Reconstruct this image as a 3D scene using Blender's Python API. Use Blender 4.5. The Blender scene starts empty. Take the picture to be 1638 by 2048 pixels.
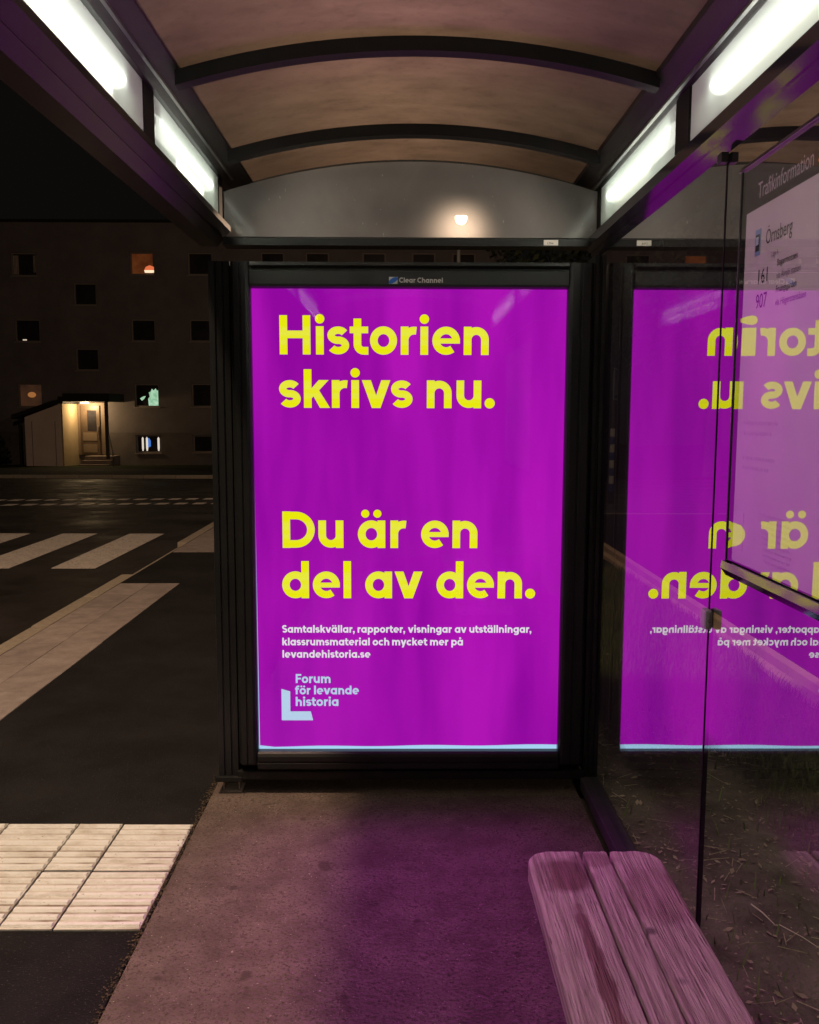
import bpy, bmesh, math, random
from mathutils import Vector, Matrix
random.seed(7)
S = bpy.context.scene
COL = S.collection

# ------------------------------------------------------------------ camera, world, exposure
F_PX, W_PX, H_PX = 1750.0, 1638.0, 2048.0
yaw, pitch, roll = math.atan(15 / F_PX), math.atan(196 / F_PX), math.radians(0.15)
d = Vector((math.sin(yaw) * math.cos(pitch), math.cos(yaw) * math.cos(pitch), -math.sin(pitch)))
r = Vector((math.cos(yaw), -math.sin(yaw), 0))
u = r.cross(d)
r2, u2 = r * math.cos(roll) + u * math.sin(roll), u * math.cos(roll) - r * math.sin(roll)
cd = bpy.data.cameras.new('camera')
cam = bpy.data.objects.new('camera', cd)
COL.objects.link(cam)
cam.matrix_world = Matrix(((r2.x, u2.x, -d.x, 0), (r2.y, u2.y, -d.y, 0), (r2.z, u2.z, -d.z, 1.48), (0, 0, 0, 1)))
cd.sensor_fit = 'VERTICAL'
cd.sensor_height = 24.0
cd.lens = F_PX / H_PX * 24.0
cd.clip_start, cd.clip_end = 0.02, 600
S.camera = cam

wd = bpy.data.worlds.new('World')
S.world = wd
wd.use_nodes = True
wd.node_tree.nodes['Background'].inputs[0].default_value = (1.0, 0.86, 0.76, 1)
wd.node_tree.nodes['Background'].inputs[1].default_value = 0.0036

vs = S.view_settings
vs.view_transform = 'Standard'
vs.look = 'None'
vs.exposure = 0.0
vs.gamma = 1.0
vs.use_curve_mapping = False
S.render.engine = 'CYCLES'
S.cycles.use_denoising = True
S.cycles.max_bounces = 10
S.cycles.transparent_max_bounces = 16
S.cycles.sample_clamp_indirect = 6.0
S.cycles.caustics_refractive = False

LAMP_W = (1.0, 0.67, 0.45)      # warm street light
TUBE_C = (1.0, 0.98, 0.88)
TUBE_L = 4.2

# ------------------------------------------------------------------ helpers
def zt(y):                       # the street falls away gently beyond the junction
    return -0.03 * max(0.0, y - 13.0)

def P(o, label=None, cat=None, group=None, kind=None):
    if label: o['label'] = label
    if cat: o['category'] = cat
    if group: o['group'] = group
    if kind: o['kind'] = kind
    return o

class MB:
    def __init__(s): s.v, s.f, s.m = [], [], []
    def face(s, pts, mi=0):
        b = len(s.v); s.v += [tuple(p) for p in pts]; s.f.append(tuple(range(b, b + len(pts)))); s.m.append(mi)
    def box(s, x0, x1, y0, y1, z0, z1, mi=0):
        b = len(s.v)
        s.v += [(x, y, z) for z in (z0, z1) for y in (y0, y1) for x in (x0, x1)]
        for q in ((0, 2, 3, 1), (4, 5, 7, 6), (0, 1, 5, 4), (2, 6, 7, 3), (0, 4, 6, 2), (1, 3, 7, 5)):
            s.f.append(tuple(b + i for i in q)); s.m.append(mi)
    def prism(s, poly, fn, a, c, mi=0):          # closed outline swept from a to c; fn(p, t) -> xyz
        n = len(poly); b = len(s.v)
        s.v += [fn(p, a) for p in poly] + [fn(p, c) for p in poly]
        s.f.append(tuple(b + i for i in range(n))[::-1]); s.f.append(tuple(b + n + i for i in range(n)))
        for i in range(n):
            j = (i + 1) % n; s.f.append((b + i, b + j, b + n + j, b + n + i))
        s.m += [mi] * (n + 2)
    def tube(s, pts, rad, n=8, mi=0):
        pts = [Vector(p) for p in pts]
        rad = rad if isinstance(rad, (list, tuple)) else [rad] * len(pts)
        b = len(s.v)
        for i, p in enumerate(pts):
            t = (pts[min(i + 1, len(pts) - 1)] - pts[max(i - 1, 0)]).normalized()
            a = t.cross(Vector((0, 0, 1)) if abs(t.z) < .9 else Vector((1, 0, 0))).normalized(); c = t.cross(a)
            for k in range(n):
                w = 2 * math.pi * k / n
                s.v.append(tuple(p + (a * math.cos(w) + c * math.sin(w)) * rad[i]))
        for i in range(len(pts) - 1):
            for k in range(n):
                l = (k + 1) % n
                s.f.append((b + i * n + k, b + i * n + l, b + (i + 1) * n + l, b + (i + 1) * n + k)); s.m.append(mi)
        s.f.append(tuple(b + k for k in range(n))[::-1]); e = b + (len(pts) - 1) * n
        s.f.append(tuple(e + k for k in range(n))); s.m += [mi, mi]
    def mesh(s, name, mats, bevel=0, smooth=False):
        me = bpy.data.meshes.new(name)
        me.from_pydata(s.v, [], s.f)
        for m in (mats if isinstance(mats, (list, tuple)) else [mats]): me.materials.append(m)
        me.polygons.foreach_set('material_index', s.m)
        bm = bmesh.new(); bm.from_mesh(me)
        bmesh.ops.recalc_face_normals(bm, faces=bm.faces)
        if bevel:
            bmesh.ops.bevel(bm, geom=[e for e in bm.edges if e.is_manifold and e.calc_face_angle(0) > .5], offset=bevel, segments=2, affect='EDGES', profile=.6)
        if smooth:
            for f in bm.faces: f.smooth = True
        bm.to_mesh(me); bm.free(); me.update()
        return me
    def build(s, name, mats, parent=None, bevel=0, smooth=False):
        return obj(name, s.mesh(name, mats, bevel, smooth), parent)

def obj(name, me, parent=None, loc=None):
    o = bpy.data.objects.new(name, me); COL.objects.link(o)
    if parent: o.parent = parent
    if loc: o.location = loc
    return o

def empty(name, loc, label, cat, group=None):
    return P(obj(name, None, None, loc), label, cat, group)

def boxo(name, m, parent, *a, bevel=0):
    b = MB(); b.box(*a); return b.build(name, m, parent, bevel)

def put(parent, *objs):                            # parts were modelled in world space: keep them there
    for o in objs:
        o.parent = parent; o.location = Vector(o.location) - parent.location

# ------------------------------------------------------------------ materials
def mat(name, col=(.5, .5, .5), rough=.6, metal=0, col2=None, scale=8, detail=6, contrast=(.35, .65), bump=0, bscale=60,
        spec=.5, stretch=(1, 1, 1), speck=None, rough2=None, rand=0):
    m = bpy.data.materials.new(name); m.use_nodes = True
    nt = m.node_tree; N, L = nt.nodes, nt.links
    b = N['Principled BSDF']
    b.inputs['Base Color'].default_value = (*col, 1); b.inputs['Roughness'].default_value = rough
    b.inputs['Metallic'].default_value = metal; b.inputs['Specular IOR Level'].default_value = spec
    tc = N.new('ShaderNodeTexCoord'); mp = N.new('ShaderNodeMapping'); mp.inputs['Scale'].default_value = stretch
    L.new(tc.outputs['Object'], mp.inputs[0]); vec = mp.outputs[0]
    if rand:
        oi = N.new('ShaderNodeObjectInfo'); ad = N.new('ShaderNodeVectorMath'); ad.operation = 'ADD'
        sc = N.new('ShaderNodeMath'); sc.operation = 'MULTIPLY'; sc.inputs[1].default_value = 37
        L.new(oi.outputs['Random'], sc.inputs[0]); L.new(vec, ad.inputs[0]); L.new(sc.outputs[0], ad.inputs[1]); vec = ad.outputs[0]
    col_out = None
    if col2:
        n = N.new('ShaderNodeTexNoise'); n.inputs['Scale'].default_value = scale; n.inputs['Detail'].default_value = detail
        n.inputs['Roughness'].default_value = .65; L.new(vec, n.inputs['Vector'])
        rp = N.new('ShaderNodeValToRGB'); rp.color_ramp.elements[0].position = contrast[0]; rp.color_ramp.elements[1].position = contrast[1]
        rp.color_ramp.elements[0].color = (*col, 1); rp.color_ramp.elements[1].color = (*col2, 1)
        L.new(n.outputs['Fac'], rp.inputs[0]); col_out = rp.outputs[0]
        if rough2 is not None:
            mr = N.new('ShaderNodeMapRange'); mr.inputs[1].default_value = contrast[0]; mr.inputs[2].default_value = contrast[1]
            mr.inputs[3].default_value = rough; mr.inputs[4].default_value = rough2
            L.new(n.outputs['Fac'], mr.inputs[0]); L.new(mr.outputs[0], b.inputs['Roughness'])
    for sp in speck or ():                         # (scale, threshold, colour)
        v = N.new('ShaderNodeTexNoise'); v.inputs['Scale'].default_value = sp[0]; v.inputs['Detail'].default_value = 2
        L.new(vec, v.inputs['Vector'])
        st = N.new('ShaderNodeMapRange'); st.inputs[1].default_value = sp[1]; st.inputs[2].default_value = sp[1] + .05
        L.new(v.outputs['Fac'], st.inputs[0])
        mx = N.new('ShaderNodeMix'); mx.data_type = 'RGBA'
        L.new(st.outputs[0], mx.inputs[0])
        if col_out: L.new(col_out, mx.inputs[6])
        else: mx.inputs[6].default_value = (*col, 1)
        mx.inputs[7].default_value = (*sp[2], 1); col_out = mx.outputs[2]
    if rand:
        hs = N.new('ShaderNodeHueSaturation'); mr = N.new('ShaderNodeMapRange')
        mr.inputs[3].default_value = 1 - rand; mr.inputs[4].default_value = 1 + rand
        L.new(oi.outputs['Random'], mr.inputs[0]); L.new(mr.outputs[0], hs.inputs['Value'])
        if col_out: L.new(col_out, hs.inputs['Color'])
        else: hs.inputs['Color'].default_value = (*col, 1)
        col_out = hs.outputs[0]
    if col_out: L.new(col_out, b.inputs['Base Color'])
    if bump:
        n2 = N.new('ShaderNodeTexNoise'); n2.inputs['Scale'].default_value = bscale; n2.inputs['Detail'].default_value = 5
        L.new(vec, n2.inputs['Vector'])
        bp = N.new('ShaderNodeBump'); bp.inputs['Strength'].default_value = bump; bp.inputs['Distance'].default_value = .01
        L.new(n2.outputs['Fac'], bp.inputs['Height']); L.new(bp.outputs[0], b.inputs['Normal'])
    return m

def emit(name, col, strength, vary=None):
    m = bpy.data.materials.new(name); m.use_nodes = True
    nt = m.node_tree; N, L = nt.nodes, nt.links; N.remove(N['Principled BSDF'])
    e = N.new('ShaderNodeEmission'); e.inputs[0].default_value = (*col, 1); e.inputs[1].default_value = strength
    if vary:                                       # (col2, stretch, scale, lo, hi): uneven tubes behind a print
        tc = N.new('ShaderNodeTexCoord'); mp = N.new('ShaderNodeMapping'); mp.inputs['Scale'].default_value = vary[1]
        n = N.new('ShaderNodeTexNoise'); n.inputs['Scale'].default_value = vary[2]; n.inputs['Detail'].default_value = 3
        rp = N.new('ShaderNodeValToRGB'); rp.color_ramp.elements[0].position = vary[3]; rp.color_ramp.elements[1].position = vary[4]
        rp.color_ramp.elements[0].color = (*col, 1); rp.color_ramp.elements[1].color = (*vary[0], 1)
        L.new(tc.outputs['Object'], mp.inputs[0]); L.new(mp.outputs[0], n.inputs['Vector']); L.new(n.outputs['Fac'], rp.inputs[0])
        L.new(rp.outputs[0], e.inputs[0])
    L.new(e.outputs[0], N['Material Output'].inputs[0])
    return m

def glass(name, f0, f1, tint=(1, 1, 1), rough=0.0, power=1.5, haze=0, hazecol=(.5, .5, .5), scratches=0, smear=0, low_dim=None, halo=0):
    """thin pane: mirror fraction f0 (face on) to f0+f1 (grazing), the rest passes; optional surface haze"""
    m = bpy.data.materials.new(name); m.use_nodes = True
    nt = m.node_tree; N, L = nt.nodes, nt.links; N.remove(N['Principled BSDF'])
    tr = N.new('ShaderNodeBsdfTransparent'); tr.inputs[0].default_value = (*tint, 1)
    gl = N.new('ShaderNodeBsdfGlossy'); gl.inputs['Roughness'].default_value = rough; gl.inputs[0].default_value = (1, 1, 1, 1)
    lw = N.new('ShaderNodeLayerWeight'); lw.inputs[0].default_value = .5
    pw = N.new('ShaderNodeMath'); pw.operation = 'POWER'; pw.inputs[1].default_value = power
    ma = N.new('ShaderNodeMath'); ma.operation = 'MULTIPLY_ADD'; ma.inputs[1].default_value = f1; ma.inputs[2].default_value = f0
    L.new(lw.outputs['Facing'], pw.inputs[0]); L.new(pw.outputs[0], ma.inputs[0])
    mir = ma.outputs[0]
    if low_dim:                                      # cuts the mirror fraction low on the pane to dim reflected bench and floor
        tg = N.new('ShaderNodeTexCoord'); sg_ = N.new('ShaderNodeSeparateXYZ'); L.new(tg.outputs['Object'], sg_.inputs[0])
        ng = N.new('ShaderNodeTexNoise'); ng.inputs['Scale'].default_value = 6; ng.inputs['Detail'].default_value = 6; L.new(tg.outputs['Object'], ng.inputs['Vector'])
        av = N.new('ShaderNodeMath'); av.operation = 'MULTIPLY_ADD'; av.inputs[1].default_value = .10; L.new(ng.outputs['Fac'], av.inputs[0]); L.new(sg_.outputs[2], av.inputs[2])
        gr = N.new('ShaderNodeMapRange'); gr.inputs[1].default_value = low_dim[0]; gr.inputs[2].default_value = low_dim[1]; gr.inputs[3].default_value = low_dim[2]; gr.inputs[4].default_value = 1
        L.new(av.outputs[0], gr.inputs[0])
        gm_ = N.new('ShaderNodeMath'); gm_.operation = 'MULTIPLY'; L.new(mir, gm_.inputs[0]); L.new(gr.outputs[0], gm_.inputs[1]); mir = gm_.outputs[0]
    if halo:                                       # fine abrasion scatters part of the light forward
        rf = N.new('ShaderNodeBsdfRefraction'); rf.inputs['IOR'].default_value = 1.035; rf.inputs['Roughness'].default_value = .9
        hm = N.new('ShaderNodeMixShader'); hm.inputs[0].default_value = halo; L.new(tr.outputs[0], hm.inputs[1]); L.new(rf.outputs[0], hm.inputs[2]); tr = hm
    mx = N.new('ShaderNodeMixShader'); L.new(mir, mx.inputs[0]); L.new(tr.outputs[0], mx.inputs[1]); L.new(gl.outputs[0], mx.inputs[2])
    out = mx.outputs[0]
    if haze:
        df = N.new('ShaderNodeBsdfDiffuse'); df.inputs[0].default_value = (*hazecol, 1)
        tl = N.new('ShaderNodeBsdfTranslucent'); tl.inputs[0].default_value = (*hazecol, 1)
        m1 = N.new('ShaderNodeMixShader'); m1.inputs[0].default_value = .5; L.new(df.outputs[0], m1.inputs[1]); L.new(tl.outputs[0], m1.inputs[2])
        m2 = N.new('ShaderNodeMixShader'); m2.inputs[0].default_value = haze
        L.new(out, m2.inputs[1]); L.new(m1.outputs[0], m2.inputs[2]); out = m2.outputs[0]
        if scratches or smear:
            tc = N.new('ShaderNodeTexCoord')
            n = N.new('ShaderNodeTexNoise'); n.inputs['Scale'].default_value = 2.4; n.inputs['Detail'].default_value = 7; n.inputs['Distortion'].default_value = .3
            L.new(tc.outputs['Object'], n.inputs['Vector'])
            mr = N.new('ShaderNodeMapRange'); mr.inputs[1].default_value = .35; mr.inputs[2].default_value = .75; mr.inputs[3].default_value = haze * .70; mr.inputs[4].default_value = haze * 1.38
            L.new(n.outputs['Fac'], mr.inputs[0]); fac = mr.outputs[0]
            if scratches:
                mp = N.new('ShaderNodeMapping'); mp.inputs['Scale'].default_value = (26, 1, 14); mp.inputs['Rotation'].default_value = (0, .5, 0)
                L.new(tc.outputs['Object'], mp.inputs[0])
                n3 = N.new('ShaderNodeTexNoise'); n3.inputs['Scale'].default_value = 3; n3.inputs['Detail'].default_value = 3
                L.new(mp.outputs[0], n3.inputs['Vector'])
                m3 = N.new('ShaderNodeMapRange'); m3.inputs[1].default_value = .70; m3.inputs[2].default_value = .76; m3.inputs[3].default_value = 0; m3.inputs[4].default_value = scratches
                L.new(n3.outputs['Fac'], m3.inputs[0])
                a = N.new('ShaderNodeMath'); a.operation = 'ADD'; L.new(fac, a.inputs[0]); L.new(m3.outputs[0], a.inputs[1]); fac = a.outputs[0]
            L.new(fac, m2.inputs[0])
    L.new(out, N['Material Output'].inputs[0])
    return m

M_FRAME = mat('dark_green_aluminium', (.012, .015, .016), .38, col2=(.018, .020, .020), scale=5, bump=.04, bscale=300)
M_FRAME_W = mat('worn_dark_paint', (.014, .016, .016), .42, col2=(.045, .04, .03), scale=18, contrast=(.55, .8), bump=.15, bscale=90)
M_RAIL = mat('dark_rail_paint', (.0055, .0055, .006), .30, col2=(.010, .010, .010), scale=6, bump=.03, bscale=200, spec=.3)
M_RAILG = mat('glossy_rail_paint', (.010, .010, .012), .10, col2=(.014, .014, .016), scale=6, spec=1.0)
M_RIB = mat('black_rib_paint', (.006, .006, .0065), .45, col2=(.010, .009, .009), scale=8, spec=.25)
M_GUTTER = mat('gutter_paint', (.010, .0085, .0085), .38, col2=(.018, .015, .014), scale=9, bump=.05, bscale=140)
M_STEEL = mat('galvanised_steel', (.42, .38, .33), .5, .3, col2=(.28, .24, .2), scale=30, bump=.1)
M_SILVER = mat('brushed_aluminium', (.55, .55, .57), .28, 1.0, bump=.03, bscale=200)
M_RIM = mat('polished_rim', (.32, .31, .33), .10, 1.0)
M_CLEAR = glass('clear_edge_glass', .01, .05, (.97, .99, .98))
M_GLASS = glass('side_glass', .22, .78, (.93, .97, .95), power=1.35, haze=.010, hazecol=(.5, .47, .5), smear=1)
M_GLASS_N = glass('side_glass_dim_low', .22, .78, (.93, .97, .95), power=1.35, haze=.012, hazecol=(.5, .47, .5), smear=1, low_dim=(.68, .78, .06))
M_GLASS_F = glass('side_glass_far', .20, .80, (.93, .97, .95), power=1.35, haze=.010, hazecol=(.5, .47, .5), smear=1, low_dim=(.34, .46, .08))
M_COVER = glass('cover_glass', .026, .5, power=4)
M_END = glass('scratched_clear_plastic', .05, .75, (.90, .88, .86), rough=.05, power=3, haze=.46, hazecol=(.66, .64, .63), scratches=.4, halo=.055)
M_TUBE = emit('fluorescent_tube', TUBE_C, TUBE_L)
M_DIFF = glass('frosted_diffuser', .04, .3, (.95, .99, .97), power=4, haze=.58, hazecol=(.80, .86, .83))
M_HOUSE = bpy.data.materials.new('opal_housing'); M_HOUSE.use_nodes = True   # opal back made translucent to suit the added outward lamps
_n, _l = M_HOUSE.node_tree.nodes, M_HOUSE.node_tree.links; _n.remove(_n['Principled BSDF'])
_a, _b, _m = _n.new('ShaderNodeBsdfDiffuse'), _n.new('ShaderNodeBsdfTranslucent'), _n.new('ShaderNodeMixShader')
_a.inputs[0].default_value = _b.inputs[0].default_value = (.56, .62, .585, 1); _m.inputs[0].default_value = .4
_l.new(_a.outputs[0], _m.inputs[1]); _l.new(_b.outputs[0], _m.inputs[2]); _l.new(_m.outputs[0], _n['Material Output'].inputs[0])

def roof_material():
    m = bpy.data.materials.new('smoked_roof_plastic'); m.use_nodes = True
    nt = m.node_tree; N, L = nt.nodes, nt.links; N.remove(N['Principled BSDF'])
    tc = N.new('ShaderNodeTexCoord'); mp = N.new('ShaderNodeMapping'); mp.inputs['Scale'].default_value = (3, 6, 3)
    n = N.new('ShaderNodeTexNoise'); n.inputs['Scale'].default_value = 2; n.inputs['Detail'].default_value = 10; n.inputs['Roughness'].default_value = .62
    L.new(tc.outputs['Object'], mp.inputs[0]); L.new(mp.outputs[0], n.inputs['Vector'])
    rp = N.new('ShaderNodeValToRGB'); rp.color_ramp.elements[0].position = .3; rp.color_ramp.elements[1].position = .72
    rp.color_ramp.elements[0].color = (.130, .102, .082, 1); rp.color_ramp.elements[1].color = (.250, .200, .162, 1)
    n2 = N.new('ShaderNodeTexNoise'); n2.inputs['Scale'].default_value = 38; n2.inputs['Detail'].default_value = 3
    L.new(tc.outputs['Object'], n2.inputs['Vector'])
    mr = N.new('ShaderNodeMapRange'); mr.inputs[1].default_value = .55; mr.inputs[2].default_value = .80; mr.inputs[3].default_value = 1; mr.inputs[4].default_value = .80
    L.new(n2.outputs['Fac'], mr.inputs[0])
    mul = N.new('ShaderNodeMix'); mul.data_type = 'RGBA'; mul.blend_type = 'MULTIPLY'; mul.inputs[0].default_value = 1
    L.new(n.outputs['Fac'], rp.inputs[0]); L.new(rp.outputs[0], mul.inputs[6]); L.new(mr.outputs[0], mul.inputs[7])
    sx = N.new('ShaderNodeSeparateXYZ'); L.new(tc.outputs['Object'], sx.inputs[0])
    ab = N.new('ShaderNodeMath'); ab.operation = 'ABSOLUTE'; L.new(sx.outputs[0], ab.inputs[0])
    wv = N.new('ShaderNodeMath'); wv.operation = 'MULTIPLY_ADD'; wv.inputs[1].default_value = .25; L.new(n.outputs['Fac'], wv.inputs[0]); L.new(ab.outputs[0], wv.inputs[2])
    eg = N.new('ShaderNodeMapRange'); eg.interpolation_type = 'SMOOTHSTEP'; eg.inputs[1].default_value = .16; eg.inputs[2].default_value = .74; eg.inputs[3].default_value = 1; eg.inputs[4].default_value = .40  # bright centre, darker towards the gutters: light falloff painted into the roof colour
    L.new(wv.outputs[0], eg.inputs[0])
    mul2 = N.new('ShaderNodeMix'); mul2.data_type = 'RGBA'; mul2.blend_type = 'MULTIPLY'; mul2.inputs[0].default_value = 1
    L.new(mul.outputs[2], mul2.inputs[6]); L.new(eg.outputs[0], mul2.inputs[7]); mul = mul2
    tl = N.new('ShaderNodeBsdfTranslucent'); df = N.new('ShaderNodeBsdfDiffuse'); gl = N.new('ShaderNodeBsdfGlossy')
    gl.inputs['Roughness'].default_value = .38
    L.new(mul.outputs[2], tl.inputs[0]); L.new(mul.outputs[2], df.inputs[0])
    a = N.new('ShaderNodeMixShader'); a.inputs[0].default_value = .5; L.new(tl.outputs[0], a.inputs[1]); L.new(df.outputs[0], a.inputs[2])
    b = N.new('ShaderNodeMixShader'); b.inputs[0].default_value = .05; L.new(a.outputs[0], b.inputs[1]); L.new(gl.outputs[0], b.inputs[2])
    L.new(b.outputs[0], N['Material Output'].inputs[0])
    return m
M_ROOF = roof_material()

M_ASPH = mat('wet_asphalt', (.013, .0105, .0095), .42, col2=(.028, .023, .020), scale=1.3, rough2=.75, bump=.5, bscale=120,
             speck=((120, .66, (.07, .06, .055)),))
M_WALK = mat('pavement_asphalt', (.0085, .0082, .009), .9, col2=(.0175, .0165, .017), scale=2.2, bump=.6, bscale=150, spec=.2,
             speck=((160, .64, (.055, .052, .052)), (90, .735, (.12, .112, .105)), (22, .80, (.25, .24, .22))))
M_FLOOR = mat('worn_shelter_paving', (.085, .064, .054), .85, col2=(.175, .137, .117), scale=7, detail=10, contrast=(.3, .7), bump=.9, bscale=90, spec=.25,
              speck=((120, .585, (.075, .056, .047)), (150, .60, (.085, .065, .055)), (170, .70, (.42, .36, .33)), (16, .70, (.075, .055, .05)), (9, .66, (.075, .056, .046))))
M_SLAB = mat('concrete_slab', (.26, .22, .20), .8, col2=(.36, .31, .28), scale=9, bump=.35, bscale=130, rand=.09, spec=.2)
M_KERB = mat('granite_kerb', (.30, .26, .20), .7, col2=(.42, .36, .27), scale=25, bump=.3, bscale=120, rand=.08)
M_TILE = mat('white_ribbed_concrete', (.74, .75, .71), .75, col2=(.42, .37, .28), scale=9, detail=12, contrast=(.46, .82), bump=.3, bscale=110, rand=.03, spec=.2,
             speck=((38, .715, (.16, .11, .06)), (90, .70, (.30, .24, .16))), stretch=(1, 2.2, 1))
M_GROOVE = mat('dirty_groove', (.66, .64, .57), .8, col2=(.16, .11, .07), scale=4, detail=11, contrast=(.40, .66), stretch=(.7, 2, 1), bump=.2)
M_PAINT = mat('road_paint', (.74, .68, .60), .6, col2=(.58, .53, .47), scale=4, detail=9, contrast=(.4, .75), bump=.2, bscale=90, speck=((26, .60, (.30, .27, .24)), (55, .64, (.06, .055, .05))))
M_SOIL = mat('bare_soil', (.085, .066, .052), .95, col2=(.19, .15, .118), scale=6, bump=1, bscale=60, spec=.1, speck=((45, .68, (.36, .28, .2)),))
M_TURF = mat('dark_turf', (.024, .032, .012), .95, col2=(.045, .05, .022), scale=3, bump=1, bscale=40, spec=.1)
M_BLADE = mat('grass_blade', (.12, .18, .05), .7, col2=(.20, .21, .08), scale=4, spec=.2)
M_LEAF = mat('dry_leaf', (.20, .14, .10), .8, col2=(.50, .38, .27), scale=4, spec=.2)
M_STRAW = mat('dry_straw', (.72, .62, .45), .7)
M_TWIG = mat('twig_bark', (.14, .10, .07), .85, col2=(.2, .15, .1), scale=40)
M_FOLI = mat('night_foliage', (.030, .042, .022), .7, col2=(.05, .06, .03), scale=3, spec=.2)
M_BARK = mat('tree_bark', (.06, .05, .04), .9, col2=(.10, .08, .06), scale=12, bump=.8, bscale=20)

# ------------------------------------------------------------------ the ground
def sheet(x0, x1, y0, y1, dz, ny=24, nx=2):
    b = MB(); n = 0
    ys = sorted(set([y0 + (y1 - y0) * i / ny for i in range(ny + 1)] + ([13.0] if y0 < 13 < y1 else [])))
    xs = [x0 + (x1 - x0) * i / nx for i in range(nx + 1)]
    for a, c in zip(ys, ys[1:]):
        for e, f in zip(xs, xs[1:]):
            b.face([(e, a, zt(a) + dz), (f, a, zt(a) + dz), (f, c, zt(c) + dz), (e, c, zt(c) + dz)])
    me = b.mesh('sheet', [])
    bm = bmesh.new(); bm.from_mesh(me); bmesh.ops.remove_doubles(bm, verts=bm.verts, dist=1e-5); bm.to_mesh(me); bm.free()
    me.materials.clear()
    return me
def ground(name, m, *a, label=None, **k):
    me = sheet(*a, **k); me.name = name; me.materials.append(m)
    return P(obj(name, me), kind='structure')

ground('ground', M_TURF, -150, 150, -40, 250, -.13, ny=60)
road = ground('road', M_ASPH, -60, 60, -30, 27.0, -.10, ny=60)
# pavement block between kerb and shelter
b = MB(); b.box(-2.47, -.745, -6, 13.0, -.12, 0); b.box(-.742, 5.5, 3.75, 13.0, -.12, -.004)
pavement = P(b.build('pavement', M_WALK), kind='structure')
b = MB(); b.box(-.738, .69, -6, 3.75, -.12, .004)
floor = P(b.build('shelter_floor', M_FLOOR), kind='structure')
# far pavement and lawn in front of the flats
far_walk = ground('far_pavement', M_WALK, -60, 40, 27.2, 33.5, 0.0, ny=10)
lawn = ground('lawn', M_TURF, -60, 40, 33.5, 60, 0.004, ny=20)

# gritty joint between tiles and floor
b = MB()
for i in range(1500):
    y = random.uniform(1.7, 3.5); x = -.745 + random.gauss(0, .010); s_ = random.choice((.0012, .0018, .0025, .0035)); a = random.uniform(0, 3)
    p = [(x + s_ * random.uniform(.6, 1.5) * math.cos(a + k * 1.57), y + s_ * random.uniform(.6, 1.5) * math.sin(a + k * 1.57), .0035) for k in range(4)]
    t = (x, y, .0035 + s_ * random.uniform(.5, 1.1))
    for k in range(4): b.face([p[k], p[(k + 1) % 4], t])
P(b.build('joint_grit', mat('grit', (.05, .035, .022), .9, col2=(.12, .09, .06), scale=60)), kind='stuff')

# kerb stones along the road
k0 = MB(); k0.box(-.06, .06, 0, .99, -.12, .002); kme = k0.mesh('kerb_stone', M_KERB, bevel=.012)
for i in range(17):
    y = -2 + i * 1.0
    o = obj('kerb_stone', kme, pavement, (-2.53, y, random.uniform(-.004, .004)))
    if 7.4 < y < 9.4: o.location.z = -.055
k1 = MB(); k1.box(0, .99, -.06, .06, -.12, .002); kmx = k1.mesh('kerb_stone', M_KERB, bevel=.012)
for i in range(8): obj('kerb_stone', kmx, pavement, (-2.45 + i, 13.06, 0))
for i in range(30):
    obj('kerb_stone', kmx, far_walk, (-24 + i, 27.14, zt(27.1)))
# concrete slabs beside the kerb, tactile tiles across the pavement
s0 = MB(); s0.box(-.128, .128, -.248, .248, -.03, .006); sme = s0.mesh('paving_slab', M_SLAB, bevel=.004)
for c in range(2):
    for y in [2.3 + .5 * i for i in range(11)] + [9.55 + .5 * i for i in range(7)]:
        o = obj('paving_slab', sme, pavement, (-2.33 + c * .26, y, random.uniform(-.002, .002)))
        o.rotation_euler = (random.uniform(-.004, .004), random.uniform(-.006, .006), 0)
def tile_mesh(w, dep):
    b = MB(); n = 8
    b.box(-w / 2, w / 2, -dep / 2, dep / 2, -.04, .0035, 1)
    for i in range(n):
        y = -dep / 2 + dep * (i + .5) / n; h = dep / n * .32
        b.prism([(-h, .003), (-h * .5, .0098), (h * .5, .0098), (h, .003)], lambda p, t, y=y: (t, y + p[0], p[1]), -w / 2 + .004, w / 2 - .004)
    return b.mesh('tactile_tile', [M_TILE, M_GROOVE])
edges = [-.750, -1.003, -1.163, -1.416, -1.669, -1.922, -2.175]
tm = {}
for a, c in zip(edges, edges[1:]):
    for (y0, y1) in ((2.372, 2.690), (2.700, 3.022)):
        w, dp = a - c - .0065, y1 - y0
        k = (round(w, 3), round(dp, 3))
        if k not in tm: tm[k] = tile_mesh(w, dp)
        o = obj('tactile_tile', tm[k], pavement, ((a + c) / 2, (y0 + y1) / 2 - .01 * ((a + c) / 2 + .75), random.uniform(.0005, .003)))
        o.rotation_euler = (random.uniform(-.003, .003), random.uniform(-.004, .004), random.uniform(-.006, .006))

# markings on the road
c0 = MB(); c0.box(-.225, .225, -1.3, 1.3, 0, .004); cme = c0.mesh('crossing_stripe', M_PAINT)
for i in range(6): obj('crossing_stripe', cme, road, (-3.36 - .88 * i, 10.15, -.0985))
d0 = MB(); d0.box(-.10, .10, -.17, .17, 0, .004); dme = d0.mesh('road_dash', M_PAINT)
for row, (ya, off) in enumerate(((17.15, 0), (15.85, .1))):
    for i in range(26):
        x = -9.6 + off + .335 * i; y = ya + .13 * (x + 7.9)
        o = obj('road_dash', dme, road, (x, y, zt(y) - .0985)); o.rotation_euler = (-.03, 0, 0)

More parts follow.
